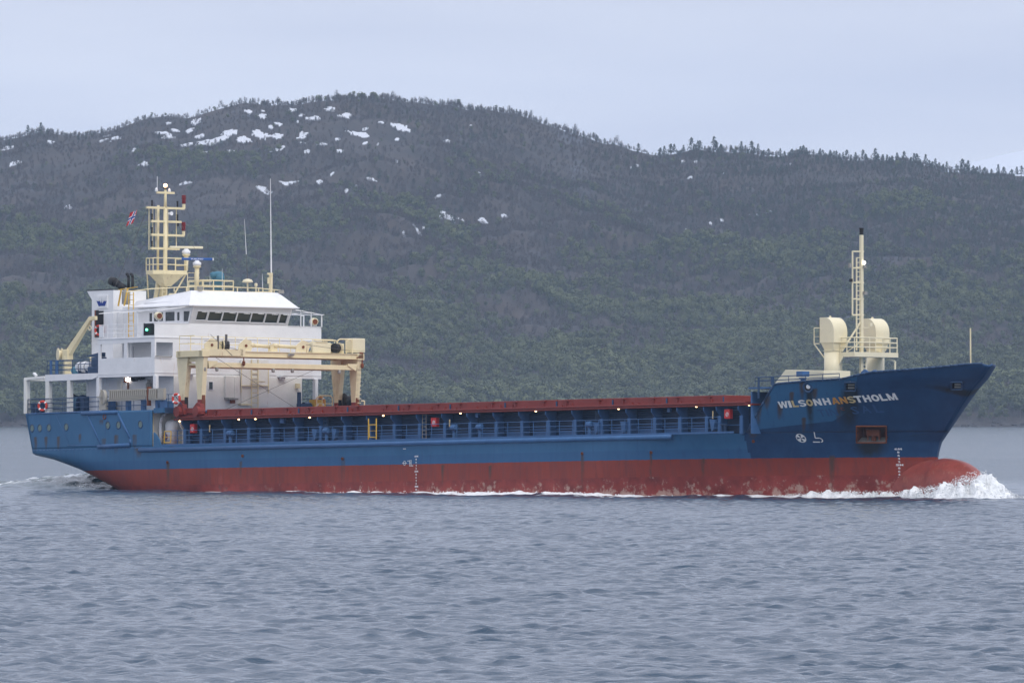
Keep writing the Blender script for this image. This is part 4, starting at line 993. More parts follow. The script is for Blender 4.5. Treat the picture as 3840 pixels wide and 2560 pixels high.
part('pilot_gate', MB().path([(a.x+.05,-7.63,a.z),(b_.x,-7.63,a.z),(b_.x-.05,-7.63,b_.z),(a.x,-7.63,b_.z),(a.x+.05,-7.63,a.z)], .04, 6).bar((a.x,-7.63,(a.z+b_.z)/2),(b_.x,-7.63,(a.z+b_.z)/2),.035), 'yellow')
# white wall, pipes and bits behind the side opening
mb = MB(); mb.box(-30.35,-30.2,-7.6,7.6,7.06,9.5); part('poop_front_wall', mb, 'dirty_white')
mb = MB().path([(-29.9,-6.3,9.45),(-29.9,-6.75,9.2),(-29.9,-6.95,8.8),(-29.9,-6.95,7.1)], .11, 8); part('vent_pipe', mb, 'white_clean', None, True)
mb = MB().lathe((-29.55,-6.25,7.06), (0,0,1), [(.46,0),(.46,1.45),(.43,1.62),(.33,1.78),(.15,1.87),(.02,1.88)], 18); part('rounded_housing', mb, 'white_clean', None, True)
part('wall_frame', MB().bar((-30.12,-7.45,7.1),(-30.12,-7.45,9.45),.12,.14).bar((-30.12,-5.75,7.1),(-30.12,-5.75,9.2),.1,.12), 'cream_rust')
for y in (-6.75,-6.35,-6.0): part('hose_rack', MB().torus((-29.6,y,7.75), (0.3,-1,0), .16, .05, 12, 6), 'red', None, True)
mb = MB(); mb.prism([(-28.0,-6.9,8.85),(-28.0,-6.2,8.85),(-28.0,-6.2,7.06),(-28.0,-6.45,7.06),(-28.0,-6.45,8.1)], (.12,0,0)); part('coaming_end_bracket', mb, 'dirty_white')
# ================================================================== deckhouse
W = 7.17; XF = -30.3
def wall_open(mb, axis, fixed, th, u0, u1, z0, z1, holes):       # wall slab with rectangular openings, built from butting slabs
    us = sorted({u0, u1} | {h[0] for h in holes} | {h[1] for h in holes}); zs = sorted({z0, z1} | {h[2] for h in holes} | {h[3] for h in holes})
    for a, b_ in zip(us, us[1:]):
        run = None
        for c_, d in zip(zs, zs[1:]):
            hit = any(h[0] <= (a+b_)/2 <= h[1] and h[2] <= (c_+d)/2 <= h[3] for h in holes)
            if not hit:
                run = (run[0], d) if run else (c_, d)
            if (hit or d == zs[-1]) and run:
                if axis == 'y': mb.box(a, b_, fixed, fixed+th, run[0], run[1])
                else: mb.box(fixed, fixed+th, a, b_, run[0], run[1])
                run = None
    return mb
# first tier: inner house, open passages at the sides
t1 = MB(); t1.box(-40.6, XF-.02, -5.5, 5.5, 9.6, 11.98); house = part('deckhouse', t1, 'white')
part('house_corner', MB().tube((-40.6,-5.3,9.6),(-40.6,-5.3,11.95),.25,10), 'white', house)
fw = MB(); wall_open(fw, 'x', XF-.02, .10, -5.58, 5.40, 9.0, 11.98, []); part('front_wall', fw, 'dirty_white', house)
# second tier full width
t2 = MB()
t2.box(-37.0, XF-.1, -W+.1, W-.1, 11.96, 12.06)                                        # its floor
wall_open(t2, 'y', -W, .10, -37.0, XF-.1, 11.96, 14.68, [(-36.72,-33.92,13.27,14.27),(-33.55,-30.72,13.27,14.30)])
wall_open(t2, 'y', W-.10, .10, -37.0, XF-.1, 11.96, 14.68, [(-36.72,-33.92,13.27,14.27),(-33.55,-30.72,13.27,14.30)])
wall_open(t2, 'x', XF-.10, .10, -W, W, 11.96, 14.68, [(-W+.14,-5.62,13.27,14.28)])
t2.box(-37.0, XF-.1, -W+.1, W-.1, 14.56, 14.68)                                        # bridge deck
part('upper_house', t2, 'white')
t2i = MB().box(-36.4, XF-.12, -5.55, 5.55, 12.06, 14.56); inner = part('inner_house', t2i, 'white')
part('door_recess', MB().box(-36.2,-35.0,-5.62,-5.55,12.1,14.1), 'grey_wall', inner)
part('passage_pipe', MB().bar((-33.5,-6.9,12.1),(-33.5,-6.9,14.5),.08).bar((-34.6,-6.2,12.1),(-34.6,-6.2,14.5),.12), 'white_clean', inner)
part('handrail_pipe', MB().path([PX(c3(1705,925),XF+.12), PX(c3(1890,935),XF+.12), PX(c3(1890,920),XF+.12)], .04, 6), 'grey', inner)
for q in ((186,640),(1310,665)): pass
# ledges and seams on the front
part('wall_ledge', MB().bar((XF+.02,-W,14.62),(XF+.02,W,14.62),.05,.06).bar((XF+.02,-W,12.18),(XF+.02,W,12.18),.03,.03), 'white_clean', None)
part('wall_ledge', MB().bar((-37,-W-.01,14.62),(XF,-W-.01,14.62),.05,.06).bar((-37,-W-.01,12.18),(XF,-W-.01,12.18),.03,.03), 'white_clean', None)
# pillars under the second tier
for x, y in ((-29.97-.35,-W+.12),(-37.05,-W+.12),(-30.32,W-.5),(-37.05,W-.12)):
    part('pillar', MB().box(x-.16, x+.16, y-.12, y+.12, 9.6, 11.96), 'white')
# porthole window, boxes, rusty trunk and ladders on the front wall
def front(q0, q1, d0, d1_, nm, mat, par=None, bev=0):
    a, b_ = PX(q0, XF+d1_), PX(q1, XF+d1_); return part(nm, MB().box(XF+d0, XF+d1_, a.y, b_.y, b_.z, a.z), mat, par, False, bev)
o = front(c4(436,708), c4(500,812), .09, .13, 'house_window', 'white_clean', house, .03); front(c4(448,716), c4(488,802), .13, .15, 'window_glass', 'glass', house)
front(c4(640,645), c4(805,905), .09, .30, 'wall_locker', 'dirty_white', house, .02); front(c4(745,665), c4(792,905), .30, .36, 'locker_lid', 'dirty_white', house)
front(c4(820,455), c4(1135,765), .09, .24, 'rusty_trunk', 'dirty_white', house); front(c4(820,765), c4(1135,1000), .09, .13, 'rusty_panel', 'dirty_white', house)
mb = MB()
for y0 in (940, 1015):
    a, b_ = PX(c4(y0,455), XF+.32), PX(c4(y0+10,1010), XF+.32); mb.bar(a, Vector((a.x,a.y,b_.z)), .06)
for k in range(12):
    zz = 9.2 + k*.34; a, b_ = PX(c4(940,900), XF+.32), PX(c4(1015,900), XF+.32); mb.bar((a.x,a.y,zz),(b_.x,b_.y,zz),.05)
part('wall_ladder', mb, 'cream_rust', house)
a, b_ = PX(c4(980,715), XF+.7), PX(c4(1090,715), XF+.7)
part('ladder_hoop', MB().path([(XF+.3,a.y,a.z),(XF+.75,a.y,a.z+.03),(XF+.75,b_.y,b_.z),(XF+.3,b_.y,b_.z)], .035, 5), 'cream_rust', house)
mb = MB()
for q in (c4(820,600), c4(1135,600)): a = PX(q, XF+.26); mb.bar((XF+.26,a.y,10.9),(XF+.26,a.y,12.9),.05)
a, b_ = PX(c4(815,760),XF+.26), PX(c4(1140,760),XF+.26); mb.bar(a, b_, .06); part('pipe_run', mb, 'cream_rust', house)
o = front(c4(675,905), c4(785,925), .1, .6, 'wall_shelf', 'grey', house); front(c4(705,925), c4(750,965), .3, .5, 'floodlight', 'rust', house)
front(c4(818,968), c4(940,990), .1, .45, 'wall_shelf', 'cream_rust', house)
for q in (c4(190,628), c4(1262,658)):
    a = PX(q, XF+.3); part('ceiling_lamp', MB().box(XF+.0,XF+.45,a.y,a.y+.6,a.z-.03,a.z+.03).prism([(XF+.1,a.y+.1,a.z-.03),(XF+.1,a.y+.5,a.z-.03),(XF+.1,a.y+.42,a.z-.18),(XF+.1,a.y+.15,a.z-.18)],(.25,0,0)), 'grey_wall', house)
a = PX(c4(1470,762), XF+.2); part('wall_lamp', MB().box(XF+.1,XF+.3,a.y-.12,a.y+.18,a.z-.18,a.z+.16), 'cream_rust', house)
# port passage: dark door, post and winch seen through the opening
part('passage_door', MB().box(XF-.6, XF-.5, 5.55, 5.75, 9.6, 11.8), 'dark', house)
# ---- bridge: wheelhouse, raked front windows, wings, hood roof
HW = 4.25; ZS, ZE = 15.66, 16.82; LEAN = .55
wh = MB(); wh.box(-36.2, XF, -HW, HW, 14.68, 15.62)
bridge = part('wheelhouse', wh, 'white')
# raked front wall as frames between the windows
def fpt(y, z): return Vector((XF + LEAN*(z-15.62)/(ZE-15.62), y, z))
WIN = [(-3.80,-2.90,15.86,16.50),(-2.80,-1.62,15.83,16.48),(-1.57,-.38,15.81,16.47),(-.33,.86,15.79,16.46),(.90,2.06,15.78,16.46),(2.12,3.25,15.77,16.45),(3.34,4.02,15.77,16.44)]
fwm = MB(); ys = [-HW] + [q for w_ in WIN for q in w_[:2]] + [HW]
def panel(mb, y0, y1, z0, z1, th=.08): mb.prism([fpt(y0,z0), fpt(y1,z0), fpt(y1,z1), fpt(y0,z1)], (-th,0,0))
panel(fwm, -HW, HW, 15.62, 15.77); 
for w_ in WIN:
    panel(fwm, w_[0], w_[1], 15.77, w_[2]) if w_[2] > 15.775 else None
    panel(fwm, w_[0], w_[1], w_[3], ZE)
for a, b_ in zip(ys[0::2], ys[1::2]): panel(fwm, a, b_, 15.77, ZE)
part('bridge_front', fwm, 'grey_wall', bridge)
for w_ in WIN:
    sl = .05; y0, y1, z0, z1 = w_
    P = [fpt(y0,z0), fpt(y1,z0), fpt(y1,z1), fpt(y0,z1)]
    gm_ = MB(); gm_.add([p_ + Vector((-.06,0,0)) for p_ in P], [(0,1,2,3)]); part('bridge_window', gm_, 'glass', bridge)
    fr_ = MB()
    for a, b_ in zip(P, P[1:]+P[:1]): fr_.bar(a + Vector((.0,0,0)), b_ + Vector((.0,0,0)), .05, .06)
    part('window_frame', fr_, 'grey_wall', bridge)
    yc = (y0+y1)/2; part('window_wiper', MB().bar(fpt(yc-.1,z1-.07)+Vector((.05,0,0)), fpt(yc+.42,z1-.08)+Vector((.05,0,0)), .035).bar(fpt(yc+.15,z1-.08)+Vector((.05,0,0)), fpt(yc+.15,z1+.03)+Vector((.05,0,0)), .03), 'white_clean', bridge)
# side walls
for sg in (-1, 1):
    sw = MB(); holes = [(-35.0,-34.66,15.86,16.46),(-34.46,-33.36,15.86,16.47),(-33.1,-32.0,15.84,16.48),(-31.72,-31.42,15.86,16.44)]
    wall_open(sw, 'y', sg*HW - (.08 if sg > 0 else 0), .08, -36.2, -31.2, 15.62, ZE, holes)
    tz = [(15.80,16.50)]
    y_ = sg*HW; q0 = lambda x, z: Vector((x, y_, z))
    sw.prism([q0(-31.2,15.62), q0(XF,15.62), q0(XF+LEAN*.13,15.78), q0(-31.2,15.78)], (0,-sg*.08,0))
    sw.prism([q0(-31.2,16.48), q0(XF+LEAN*.72,16.48), q0(XF+LEAN,ZE), q0(-31.2,ZE)], (0,-sg*.08,0))
    sw.prism([q0(-31.2,15.78), q0(-30.95,15.78), q0(-30.95,16.48), q0(-31.2,16.48)], (0,-sg*.08,0))
    sw.prism([q0(XF-.12,15.78), q0(XF+LEAN*.13,15.78), q0(XF+LEAN*.72,16.48), q0(XF+LEAN*.72-.30,16.48)], (0,-sg*.08,0))
    part('bridge_side', sw, 'white', bridge)
    for h in holes + [None]:
        g_ = MB()
        if h: g_.add([(h[0],y_-sg*.05,h[2]),(h[1],y_-sg*.05,h[2]),(h[1],y_-sg*.05,h[3]),(h[0],y_-sg*.05,h[3])], [(0,1,2,3)])
        else: g_.add([(-30.95,y_-sg*.05,15.78),(XF-.12,y_-sg*.05,15.78),(XF+LEAN*.72-.30,y_-sg*.05,16.48),(-30.95,y_-sg*.05,16.48)], [(0,1,2,3)])
        part('side_window', g_, 'glass', bridge)
part('bridge_back', MB().box(-36.3,-36.2,-HW,HW,14.68,ZE), 'white', bridge)
part('bridge_ceiling', MB().box(-36.2,XF+.2,-HW+.1,HW-.1,ZE-.06,ZE-.01), 'grey_wall', bridge)
part('bridge_console', MB().box(-32.6,-31.8,-2.2,2.2,15.62,15.95).box(-34.5,-34.2,-.6,.6,15.62,16.4), 'grey', bridge)
rf = MB(); bot = [(-36.6,-4.75,ZE),(-29.60,-4.75,ZE),(-29.60,4.75,ZE),(-36.6,4.75,ZE)]
rf.hull8(bot, [(x,y,z+.07) for x, y, z in bot])
rf.hull8([(-36.5,-4.7,ZE+.07),(-29.66,-4.7,ZE+.07),(-29.66,4.7,ZE+.07),(-36.5,4.7,ZE+.07)], [(-36.1,-4.55,17.28),(-30.75,-3.75,17.92),(-30.75,3.75,17.92),(-36.1,4.55,17.28)])
roof = part('bridge_roof', rf, 'white')
part('roof_gutter', MB().bar(PX(e2(755,366),-30.05), PX(e2(1300,388),-30.05), .05, .04), 'cream_rust', roof)
part('roof_gutter', MB().bar((-35.2,-4.52,17.12),(-30.4,-4.35,17.20),.04), 'grey_wall', roof)
# wings: bulwarks with the sidelight boxes
for sg in (-1, 1):
    wb = MB(); y0 = sg*W
    wb.box(XF-.08, XF, sg*HW, y0 - sg*.0, 14.68, 15.58)
    wb.prism([(-31.95,y0,14.68),(XF-.08,y0,14.68),(XF-.08,y0,15.58),(-31.45,y0,15.58)], (0,-sg*.08,0))
    wing = part('wing_bulwark', wb, 'white')
    part('bulwark_cap', MB().bar((XF-.02,sg*HW,15.6),(XF-.02,y0,15.6),.10,.04).bar((-31.45,y0-sg*.03,15.6),(XF,y0-sg*.03,15.6),.10,.04), 'white_clean', wing)
y0 = -W - .012; a, b_ = PY(e1(1335,960), y0), PY(e1(1558,1210), y0)
bx = part('sidelight_box', MB().prism([(a.x,y0,b_.z),(b_.x,y0,b_.z),(b_.x,y0,a.z-.16),(b_.x-.14,y0,a.z),(a.x,y0,a.z)], (0,.02,0)), 'dark')
h = PY(e1(1400,1098), y0-.08); part('sidelight', MB().sphere(h, .09, 10, 6), 'lamp_green', bx, True)
# pipe awning frames over the wings
for sg in (-1, 1):
    aw = MB(); ya = [sg*4.4, sg*5.3, sg*6.2, sg*W]
    for k, y in enumerate(ya): aw.bar((-36.9,y,16.62),(-30.0,y,16.80 - .12*k),.06)
    for x in (-36.9,-34.6,-32.3,-30.1): aw.bar((x,sg*4.4,16.8 if x > -33 else 16.66),(x,sg*W,16.42 if x > -33 else 16.4),.06)
    for x in ((-30.2, -32.3, -34.6) if sg > 0 else (-32.4,)): aw.bar((x,sg*(W-.05),15.6 if x > -31 else 14.7),(x,sg*(W-.05),16.45),.07)
    for k, y in enumerate(ya[1:3]): 
        if sg > 0: aw.bar((-30.2,y,15.6),(-30.2,y,16.62),.06)
    part('awning_frame', aw, 'white_clean')
railing('wing_railing', along((-36.9,-W+.03,14.68),(-31.7,-W+.03,14.68),8), .95, along((-36.9,-W+.03,14.68),(-31.9,-W+.03,14.68),1.1), (.3,.6,.92), 'white_clean')
railing('wing_railing', along((-36.9,W-.03,14.68),(-31.7,W-.03,14.68),8), .95, along((-36.9,W-.03,14.68),(-31.9,W-.03,14.68),1.1), (.3,.6,.92), 'white_clean')
part('rail_panel', MB().box(-36.85,-36.35,-W-.02,-W+.02,14.75,15.55), 'white_clean')
def searchlight(h, nm='searchlight'):
    mb = MB().lathe(h + Vector((-.30,.05,.0)), (.95,-.25,-.05), [(.02,0),(.22,.02),(.25,.1),(.25,.55),(.23,.56)], 16)
    o = part(nm, mb, 'cream_clean', None, True); part('lens', MB().lathe(h + Vector((-.30,.05,0)) + Vector((.95,-.25,-.05)).normalized()*.565, (.95,-.25,-.05), [(.19,0),(.19,.02)], 16), 'rust', o)
    part('yoke', MB().path([h + Vector((0,-.22,-.05)), h + Vector((0,-.2,-.3)), h + Vector((0,.2,-.3)), h + Vector((0,.22,-.05))], .03, 5).tube(h + Vector((0,0,-.3)), h + Vector((0,0,-.5)), .06, 6), 'white_clean', o)
searchlight(PY(e1(1650,800), -6.6)); searchlight(PX(e2(2100,668), XF-.1))
# ladder up to the funnel deck
for nm, y in (('bridge_ladder', -5.2),):
    mb = MB(); a, b_ = PY(e1(1030,290), y), PY(e1(1100,1215), y)
    a2 = PY(e1(1030,700), y); L_, R_ = a2.x, PY(e1(1115,700), y).x
    for x in (L_-.04, R_+.04): mb.bar((x,y,14.7),(x,y,17.9),.05)
    for k in range(9): mb.bar((L_,y,14.85+.36*k),(R_,y,14.85+.36*k),.035)
    part(nm, mb, 'yellow')
# ---- engine casing and funnel
ca_ = MB(); ca_.box(-42.0,-39.4,-4.2,4.2,9.6,14.6); ca_.box(-39.4,-36.4,-3.4,3.4,9.6,17.0); part('engine_casing', ca_, 'white')
fu = MB(); fu.box(-41.95,-39.36,-4.2,-1.38,14.6,17.55)
fu.hull8([(-41.95,-4.2,17.55),(-39.36,-4.2,17.55),(-39.36,-1.38,17.55),(-41.95,-1.38,17.55)], [(-42.55,-4.2,18.18),(-39.36,-4.2,18.18),(-39.36,-1.38,18.18),(-42.55,-1.38,18.18)])
fun = part('funnel', fu, 'white'); fun.data.materials[0] = M['white']
part('funnel_rim', MB().box(-42.57,-39.34,-4.22,-1.36,18.18,18.25), 'black', fun)
a, b_ = PY(e1(320,690), -4.21), PY(e1(492,1250), -4.21)
part('louvre_door', MB().box(a.x, b_.x, -4.235, -4.20, b_.z, a.z), 'dark', fun)
part('door_frame', MB().box(a.x-.03, a.x+.12, -4.25, -4.2, b_.z, a.z), 'rust', fun)
part('casing_door', MB().box(-39.36,-39.32,-3.9,-2.9,14.75,16.6), 'grey_wall', fun)
# emblem plaque: a crown-shaped blue ship on white
a, b_ = PY(e1(345,385), -4.26), PY(e1(578,640), -4.26)
pq = part('funnel_emblem', MB().box(a.x, b_.x, -4.28, -4.2, b_.z, a.z), 'white_clean', fun)
def plq(q): h = PY(e1(*q), -4.292); return h
mb = MB()
def poly(qs): k = len(mb.v); mb.v += [tuple(plq(q)) for q in qs]; mb.f.append(tuple(range(k, k+len(qs))))
poly([(345,492),(385,500),(400,605),(388,600)]); poly([(385,500),(415,490),(440,545),(450,600),(400,605)]); poly([(440,545),(452,470),(468,545),(480,600),(450,600)]); poly([(468,545),(500,490),(530,500),(520,600),(480,600)]); poly([(530,500),(558,492),(522,605),(520,600)])
part('emblem_crown', mb, 'flagblue', fun)
mb = MB()
for x0, x1 in ((365,392),(392,398),(420,402),(490,515),(515,516),(545,520)): mb.bar(plq((x0,405)), plq((x1,495)), .03)
poly([(440,470),(452,405),(466,470)]); poly([(436,540),(440,470),(466,470),(470,540)]); part('emblem_spikes', mb, 'grey_wall', fun)
# exhaust pipes
ex = PY(e1(800,200), -2.9)
part('exhaust_pipe', MB().path([ex + Vector((.5,.2,-.15)), ex + Vector((.15,0,.14)), ex + Vector((-.35,-.05,.36))], .25, 14), 'black', fun, True)
part('exhaust_pipe', MB().lathe(ex + Vector((-.22,-.04,.31)), (-.75,-.1,.22), [(.27,0),(.32,.12),(.30,.5),(.22,.56)], 14), 'black', fun, True)
for q in ((1020,200),(1105,200)):
    h = PY(e1(*q), -2.4); part('exhaust_pipe', MB().path([h + Vector((0,0,-.1)), h + Vector((0,0,.68)), h + Vector((-.07,0,.84)), h + Vector((-.24,0,.92))], .10, 10), 'black', fun, True)
part('funnel_tank', MB().lathe((-37.7,-4.3,17.1), (0,0,1), [(.05,0),(.3,.05),(.3,.9),(.05,1.2)], 12), 'grey')
for sg in (0,): part('funnel_stand', MB().bar((-38.0,-4.75,17.0),(-37.85,-4.6,18.2),.09).bar((-37.3,-4.75,17.0),(-37.1,-4.6,18.2),.09).bar((-38.2,-4.6,18.15),(-36.2,-4.4,18.3),.05), 'yellow')
railing('monkey_railing', [PX(q, -36.6) for q in (c1(1360,1420),c1(1650,1385),c1(2180,1360))], .0, [], (-.02,), 'cream', .035)

# ================================================================== main mast
MX = -39.0
mast = part('main_mast', MB().tube((MX,0,16.8),(MX,0,24.0),.17,10,.13).tube((MX,0,24.0),(MX,0,25.35),.11,8,.09), 'cream', None, True)
for sg in (-1, 1): part('mast_leg', MB().tube((MX-.75,sg*.25-.2,16.8),(MX-.5,sg*.2,19.1),.16,8), 'cream_rust', mast, True)
part('mast_tube', MB().tube((MX-.55,-.25,19.2),(MX-.5,-.25,24.2),.09,8), 'cream', mast, True)
for dy, r in ((-1.05,.035),(-.78,.03),(-.55,.03),(.30,.04),(.92,.035)):
    part('mast_stay_rod', MB().tube((MX-.2,dy*1.2,21.05),(MX-.2,dy*1.2,24.1 if dy > -.9 else 24.0),r,5), 'cream', mast)
pf = MB(); pf.prism([(MX-.5,-1.3,19.33),(MX+.55,-1.45,19.33),(MX+1.1,-.9,19.33),(MX+1.1,1.1,19.33),(MX+.55,1.5,19.33),(MX-.5,1.3,19.33)], (0,0,.27)); plat = part('mast_platform', pf, 'cream', mast)
part('platform_bracket', MB().hull8([(MX-.2,-.25,18.5),(MX+.35,-.25,18.5),(MX+.35,.25,18.5),(MX-.2,.25,18.5)], [(MX-.45,-1.1,19.33),(MX+.95,-.95,19.33),(MX+.95,1.0,19.33),(MX-.45,1.1,19.33)]), 'cream_rust', mast)
part('platform_strut', MB().bar((MX+.2,.4,17.6),(MX+.9,1.1,19.3),.10).bar((MX-.9,-.8,17.7),(MX-.5,-1.2,19.3),.07), 'cream', mast)
pr = [(MX-.5,-1.28,19.6),(MX+.52,-1.42,19.6),(MX+1.07,-.88,19.6),(MX+1.07,1.08,19.6),(MX+.52,1.46,19.6),(MX-.5,1.28,19.6)]
mb = MB()
for z in (.4,.85): mb.path([Vector(q)+Vector((0,0,z)) for q in pr], .035, 5)
for q in pr + [(MX,-1.35,19.6),(MX+1.07,.1,19.6)]: mb.tube(q, Vector(q)+Vector((0,0,.85)), .035, 5)
part('platform_railing', mb, 'cream', mast)
def lampstack(h, mat='rust', r=.09): return MB().lathe(h, (0,0,1), [(r*.7,0),(r,.04),(r,.10),(r*.75,.12),(r*.95,.16),(r*.95,.34),(r*1.1,.36),(r*1.1,.42)], 10)
redglass = paint('red_lamp_glass', (.16,.012,.015), .2, .05); M['redglass'] = redglass
for z, y0, y1 in ((25.07,-.75,.75),(24.0,-1.62,1.62),(23.05,-1.22,1.35),(22.1,-1.22,1.6),(21.15,-1.25,1.2)):
    yard = part('yardarm', MB().bar((MX,y0,z),(MX,y1,z),.17,.15), 'cream', mast)
for z, y in ((24.0,1.6),(22.1,1.58)):
    part('lamp_post', MB().bar((MX,y,z),(MX,y,z+.32),.16), 'cream', mast); part('signal_lamp', lampstack(Vector((MX,y,z+.34)), r=.16).lathe((MX,y,z+.74),(0,0,1),[(.16,0),(.16,.2),(.1,.22)],10), 'redglass', mast)
for y, z in ((-1.15,24.1),(-1.15,23.15),(-1.15,22.2),(-1.15,21.25),(1.05,24.1),(1.05,23.15),(1.1,22.75)): part('signal_lamp', lampstack(Vector((MX,y,z)), r=.065), 'black', mast)
part('horn', MB().lathe((MX+.15,.15,23.6),(1,0,0),[(.06,0),(.08,.2),(.14,.4)],10), 'white_clean', mast)
part('mast_lamp', MB().sphere((MX,0,25.58),.13,10,6), 'lamp_mast', mast, True); part('mast_cap', MB().lathe((MX,0,25.33),(0,0,1),[(.16,0),(.16,.06),(.06,.1),(.06,.15)],8), 'black', mast)
part('mast_antenna', MB().tube((MX,-.7,25.1),(MX,-.7,26.2),.02,5).lathe((MX,-.78,25.15),(0,0,1),[(.1,0),(.1,.15),(.02,.28)],8).lathe((MX,.35,25.15),(0,0,1),[(.1,0),(.1,.12),(.02,.25)],8), 'white_clean', mast)
mb = MB()
for sg in (-.2,.2): mb.bar((MX+.28,sg-.25,16.9),(MX+.22,sg-.25,19.3),.04)
for k in range(8): mb.bar((MX+.25,-.45,17.0+.28*k),(MX+.25,-.05,17.0+.28*k),.03)
part('mast_ladder', mb, 'cream_rust', mast)
def radar(name, base, top, L, ang, mat):
    o = part(name, MB().tube(base, top, .13, 10, .16).lathe(top, (0,0,1), [(.18,0),(.30,.10),(.26,.15)], 12), 'cream', None, True)
    part('scanner_motor', MB().lathe(Vector(top)+Vector((0,0,.15)), (0,0,1), [(.22,0),(.30,.08),(.30,.22),(.18,.30),(.15,.38)], 14), 'white_clean', o, True)
    d = Vector((math.cos(ang), math.sin(ang), 0)); c_ = Vector(top) + Vector((0,0,.62))
    sc_ = part('scanner', MB().bar(c_ - d*L/2, c_ + d*L/2, .22, .17), mat, o, False, .04)
    return o, c_, d, sc_
R1 = (MX+.85, 1.2, 19.6); radar('radar_mast', R1, (R1[0],R1[1],20.62), 2.4, math.radians(68), 'cream_clean')
h = PX(c2(305,1390), -31.4); tp = PX(c2(300,1130), -31.4)
o, c_, d, sc_ = radar('radar_mast', h, (h.x,h.y,tp.z), 2.15, math.radians(62), 'flagblue')
bl2 = paint('radar_blue', (.03,.11,.36), .4, .05); M['rblue'] = bl2
sc_.data.materials[0] = bl2
_co, _fs = text_mesh('FURUNO', .02); mn, mxx = _co.min(0), _co.max(0); nrm = d.cross(Vector((0,0,1))); 
vs = [c_ + d*((u-.5)*.85) + Vector((0,0,(w_-.5)*.10)) + nrm*.118 for u, w_ in (_co-mn)/(mxx-mn)]
part('scanner_lettering', MB().add(vs, _fs), 'white_clean', o)
part('scanner_tip', MB().bar(c_ + d*1.08, c_ + d*1.16, .22, .17), 'white_clean', o)
mb = MB()
for q0, q1 in ((195,1180),): 
    for y_ in (195, 280): a = PX(c2(y_,1400), -31.6); mb.bar(a, PX(c2(y_,1185), -31.6), .05)
    for z_ in (1185,1240,1290,1330): mb.bar(PX(c2(195,z_), -31.6), PX(c2(335,z_), -31.6), .04)
part('radar_ladder', mb, 'cream_rust', o)
# monkey-island railings, compass under its cover, aerials
XR = -31.2
mb = MB()
rowT = [c2(0,1357), c2(290,1345), c2(350,1345), c2(705,1352), c2(1020,1362), c2(1155,1378), c2(1275,1388)]
mb.path([PX(q, XR) for q in rowT], .035, 5)
for q0, q1 in (((40,1355),(40,1405)),((183,1350),(183,1400)),((775,1352),(775,1408)),((895,1362),(895,1410)),((1020,1362),(1020,1415)),((1070,1375),(1070,1420)),((1200,1390),(1200,1422)),((905,1410),(1150,1405))): mb.bar(PX(c2(*q0),XR), PX(c2(*q1),XR), .06)
part('roof_railing', mb, 'cream', roof)
mb = MB(); P4 = [(XR,-2.45),(XR,.2),(XR-1.6,.2),(XR-1.6,-2.45)]
for z in (17.95,18.3,18.68): mb.path([Vector((x,y,z)) for x, y in P4+P4[:1]], .045, 5)
for x, y in P4 + [(XR,-1.5),(XR,-.6),(XR-1.6,-1.2)]: mb.tube((x,y,17.9),(x,y,18.68),.045,5)
part('compass_railing', mb, 'cream', roof)
h = PX(c2(550,1390), XR-.8)
part('covered_compass', MB().lathe((h.x,h.y,17.9),(0,0,1),[(.22,0),(.25,.5),(.42,.62),(.46,1.0),(.40,1.3),(.28,1.42),(.05,1.46)],12).lathe((h.x+.1,h.y-.5,18.85),(0,0,1),[(.05,0),(.22,.1),(.22,.35),(.05,.45)],10), 'tarp', roof, True)
a, b_ = PX(c2(893,1400), XR), PX(c2(893,1300), XR)
part('satellite_dome', MB().tube(a, b_, .06, 8).lathe(b_, (0,0,1), [(.08,0),(.36,.02),(.38,.08),(.30,.2),(.1,.27)], 16), 'cream_clean', roof, True)
a, b_ = PX(c2(990,1415), XR), PX(c2(990,1345), XR); part('gps_aerial', MB().tube(a, b_, .04, 6).lathe(b_, (0,0,1), [(.08,0),(.10,.03),(.10,.12),(.12,.13),(.11,.2),(.02,.25)], 8), 'cream_clean', roof)
def whip(q0, q1, x, r, mat='white_clean'): part('whip_aerial', MB().tube(PX(q0, x), PX(q1, x), r, 6, r*.35), mat, roof)
whip(c2(1168,1190), c2(1157,92), XR, .055); whip(c2(892,1260), c2(878,970), XR-.2, .030, 'wire'); whip(c2(878,970), c2(856,560), XR-.2, .028)
whip(c2(600,1380), c2(598,1135), XR, .025); whip(c2(1068,1370), c2(1063,1195), XR, .025); whip(c2(455,1345), c2(456,1218), XR-.6, .02)
a, b_ = PX(c2(1160,1420), XR), PX(c2(1163,1185), XR)
part('aerial_post', MB().bar(a, b_, .19).bar(PX(c2(1135,1240),XR), PX(c2(1135,1310),XR), .12).bar(PX(c2(1125,1195),XR), PX(c2(1160,1200),XR), .12), 'cream_rust', roof)
for q in (c2(340,1365), c2(1278,1405)): h = PX(q, -30.7); part('roof_floodlight', MB().box(h.x-.05,h.x+.12,h.y-.2,h.y+.2,h.z-.12,h.z+.12), 'grey', roof)
mb = MB(); bx0 = PX(e1(1620,330), -36.9); mb.hull8([(-37.6,-1.3,17.35),(-36.4,-1.3,17.35),(-36.4,1.3,17.35),(-37.6,1.3,17.35)], [(-37.4,-.8,17.95),(-36.6,-.8,17.95),(-36.6,.8,17.95),(-37.4,.8,17.95)]); mb.box(-37.6,-36.4,-1.3,1.3,17.1,17.35)
part('skylight_box', mb, 'cream', None, False, .02)
# wires
part('mast_stay', MB().tube(PY(c1(1990,600),0), PX(c2(450,1215),-31.8), .012, 4), 'wire', mast)
part('flag_halyard', MB().tube((MX,-1.55,23.9), PY(c1(1225,1370), -3.5), .016, 4), 'wire', mast)

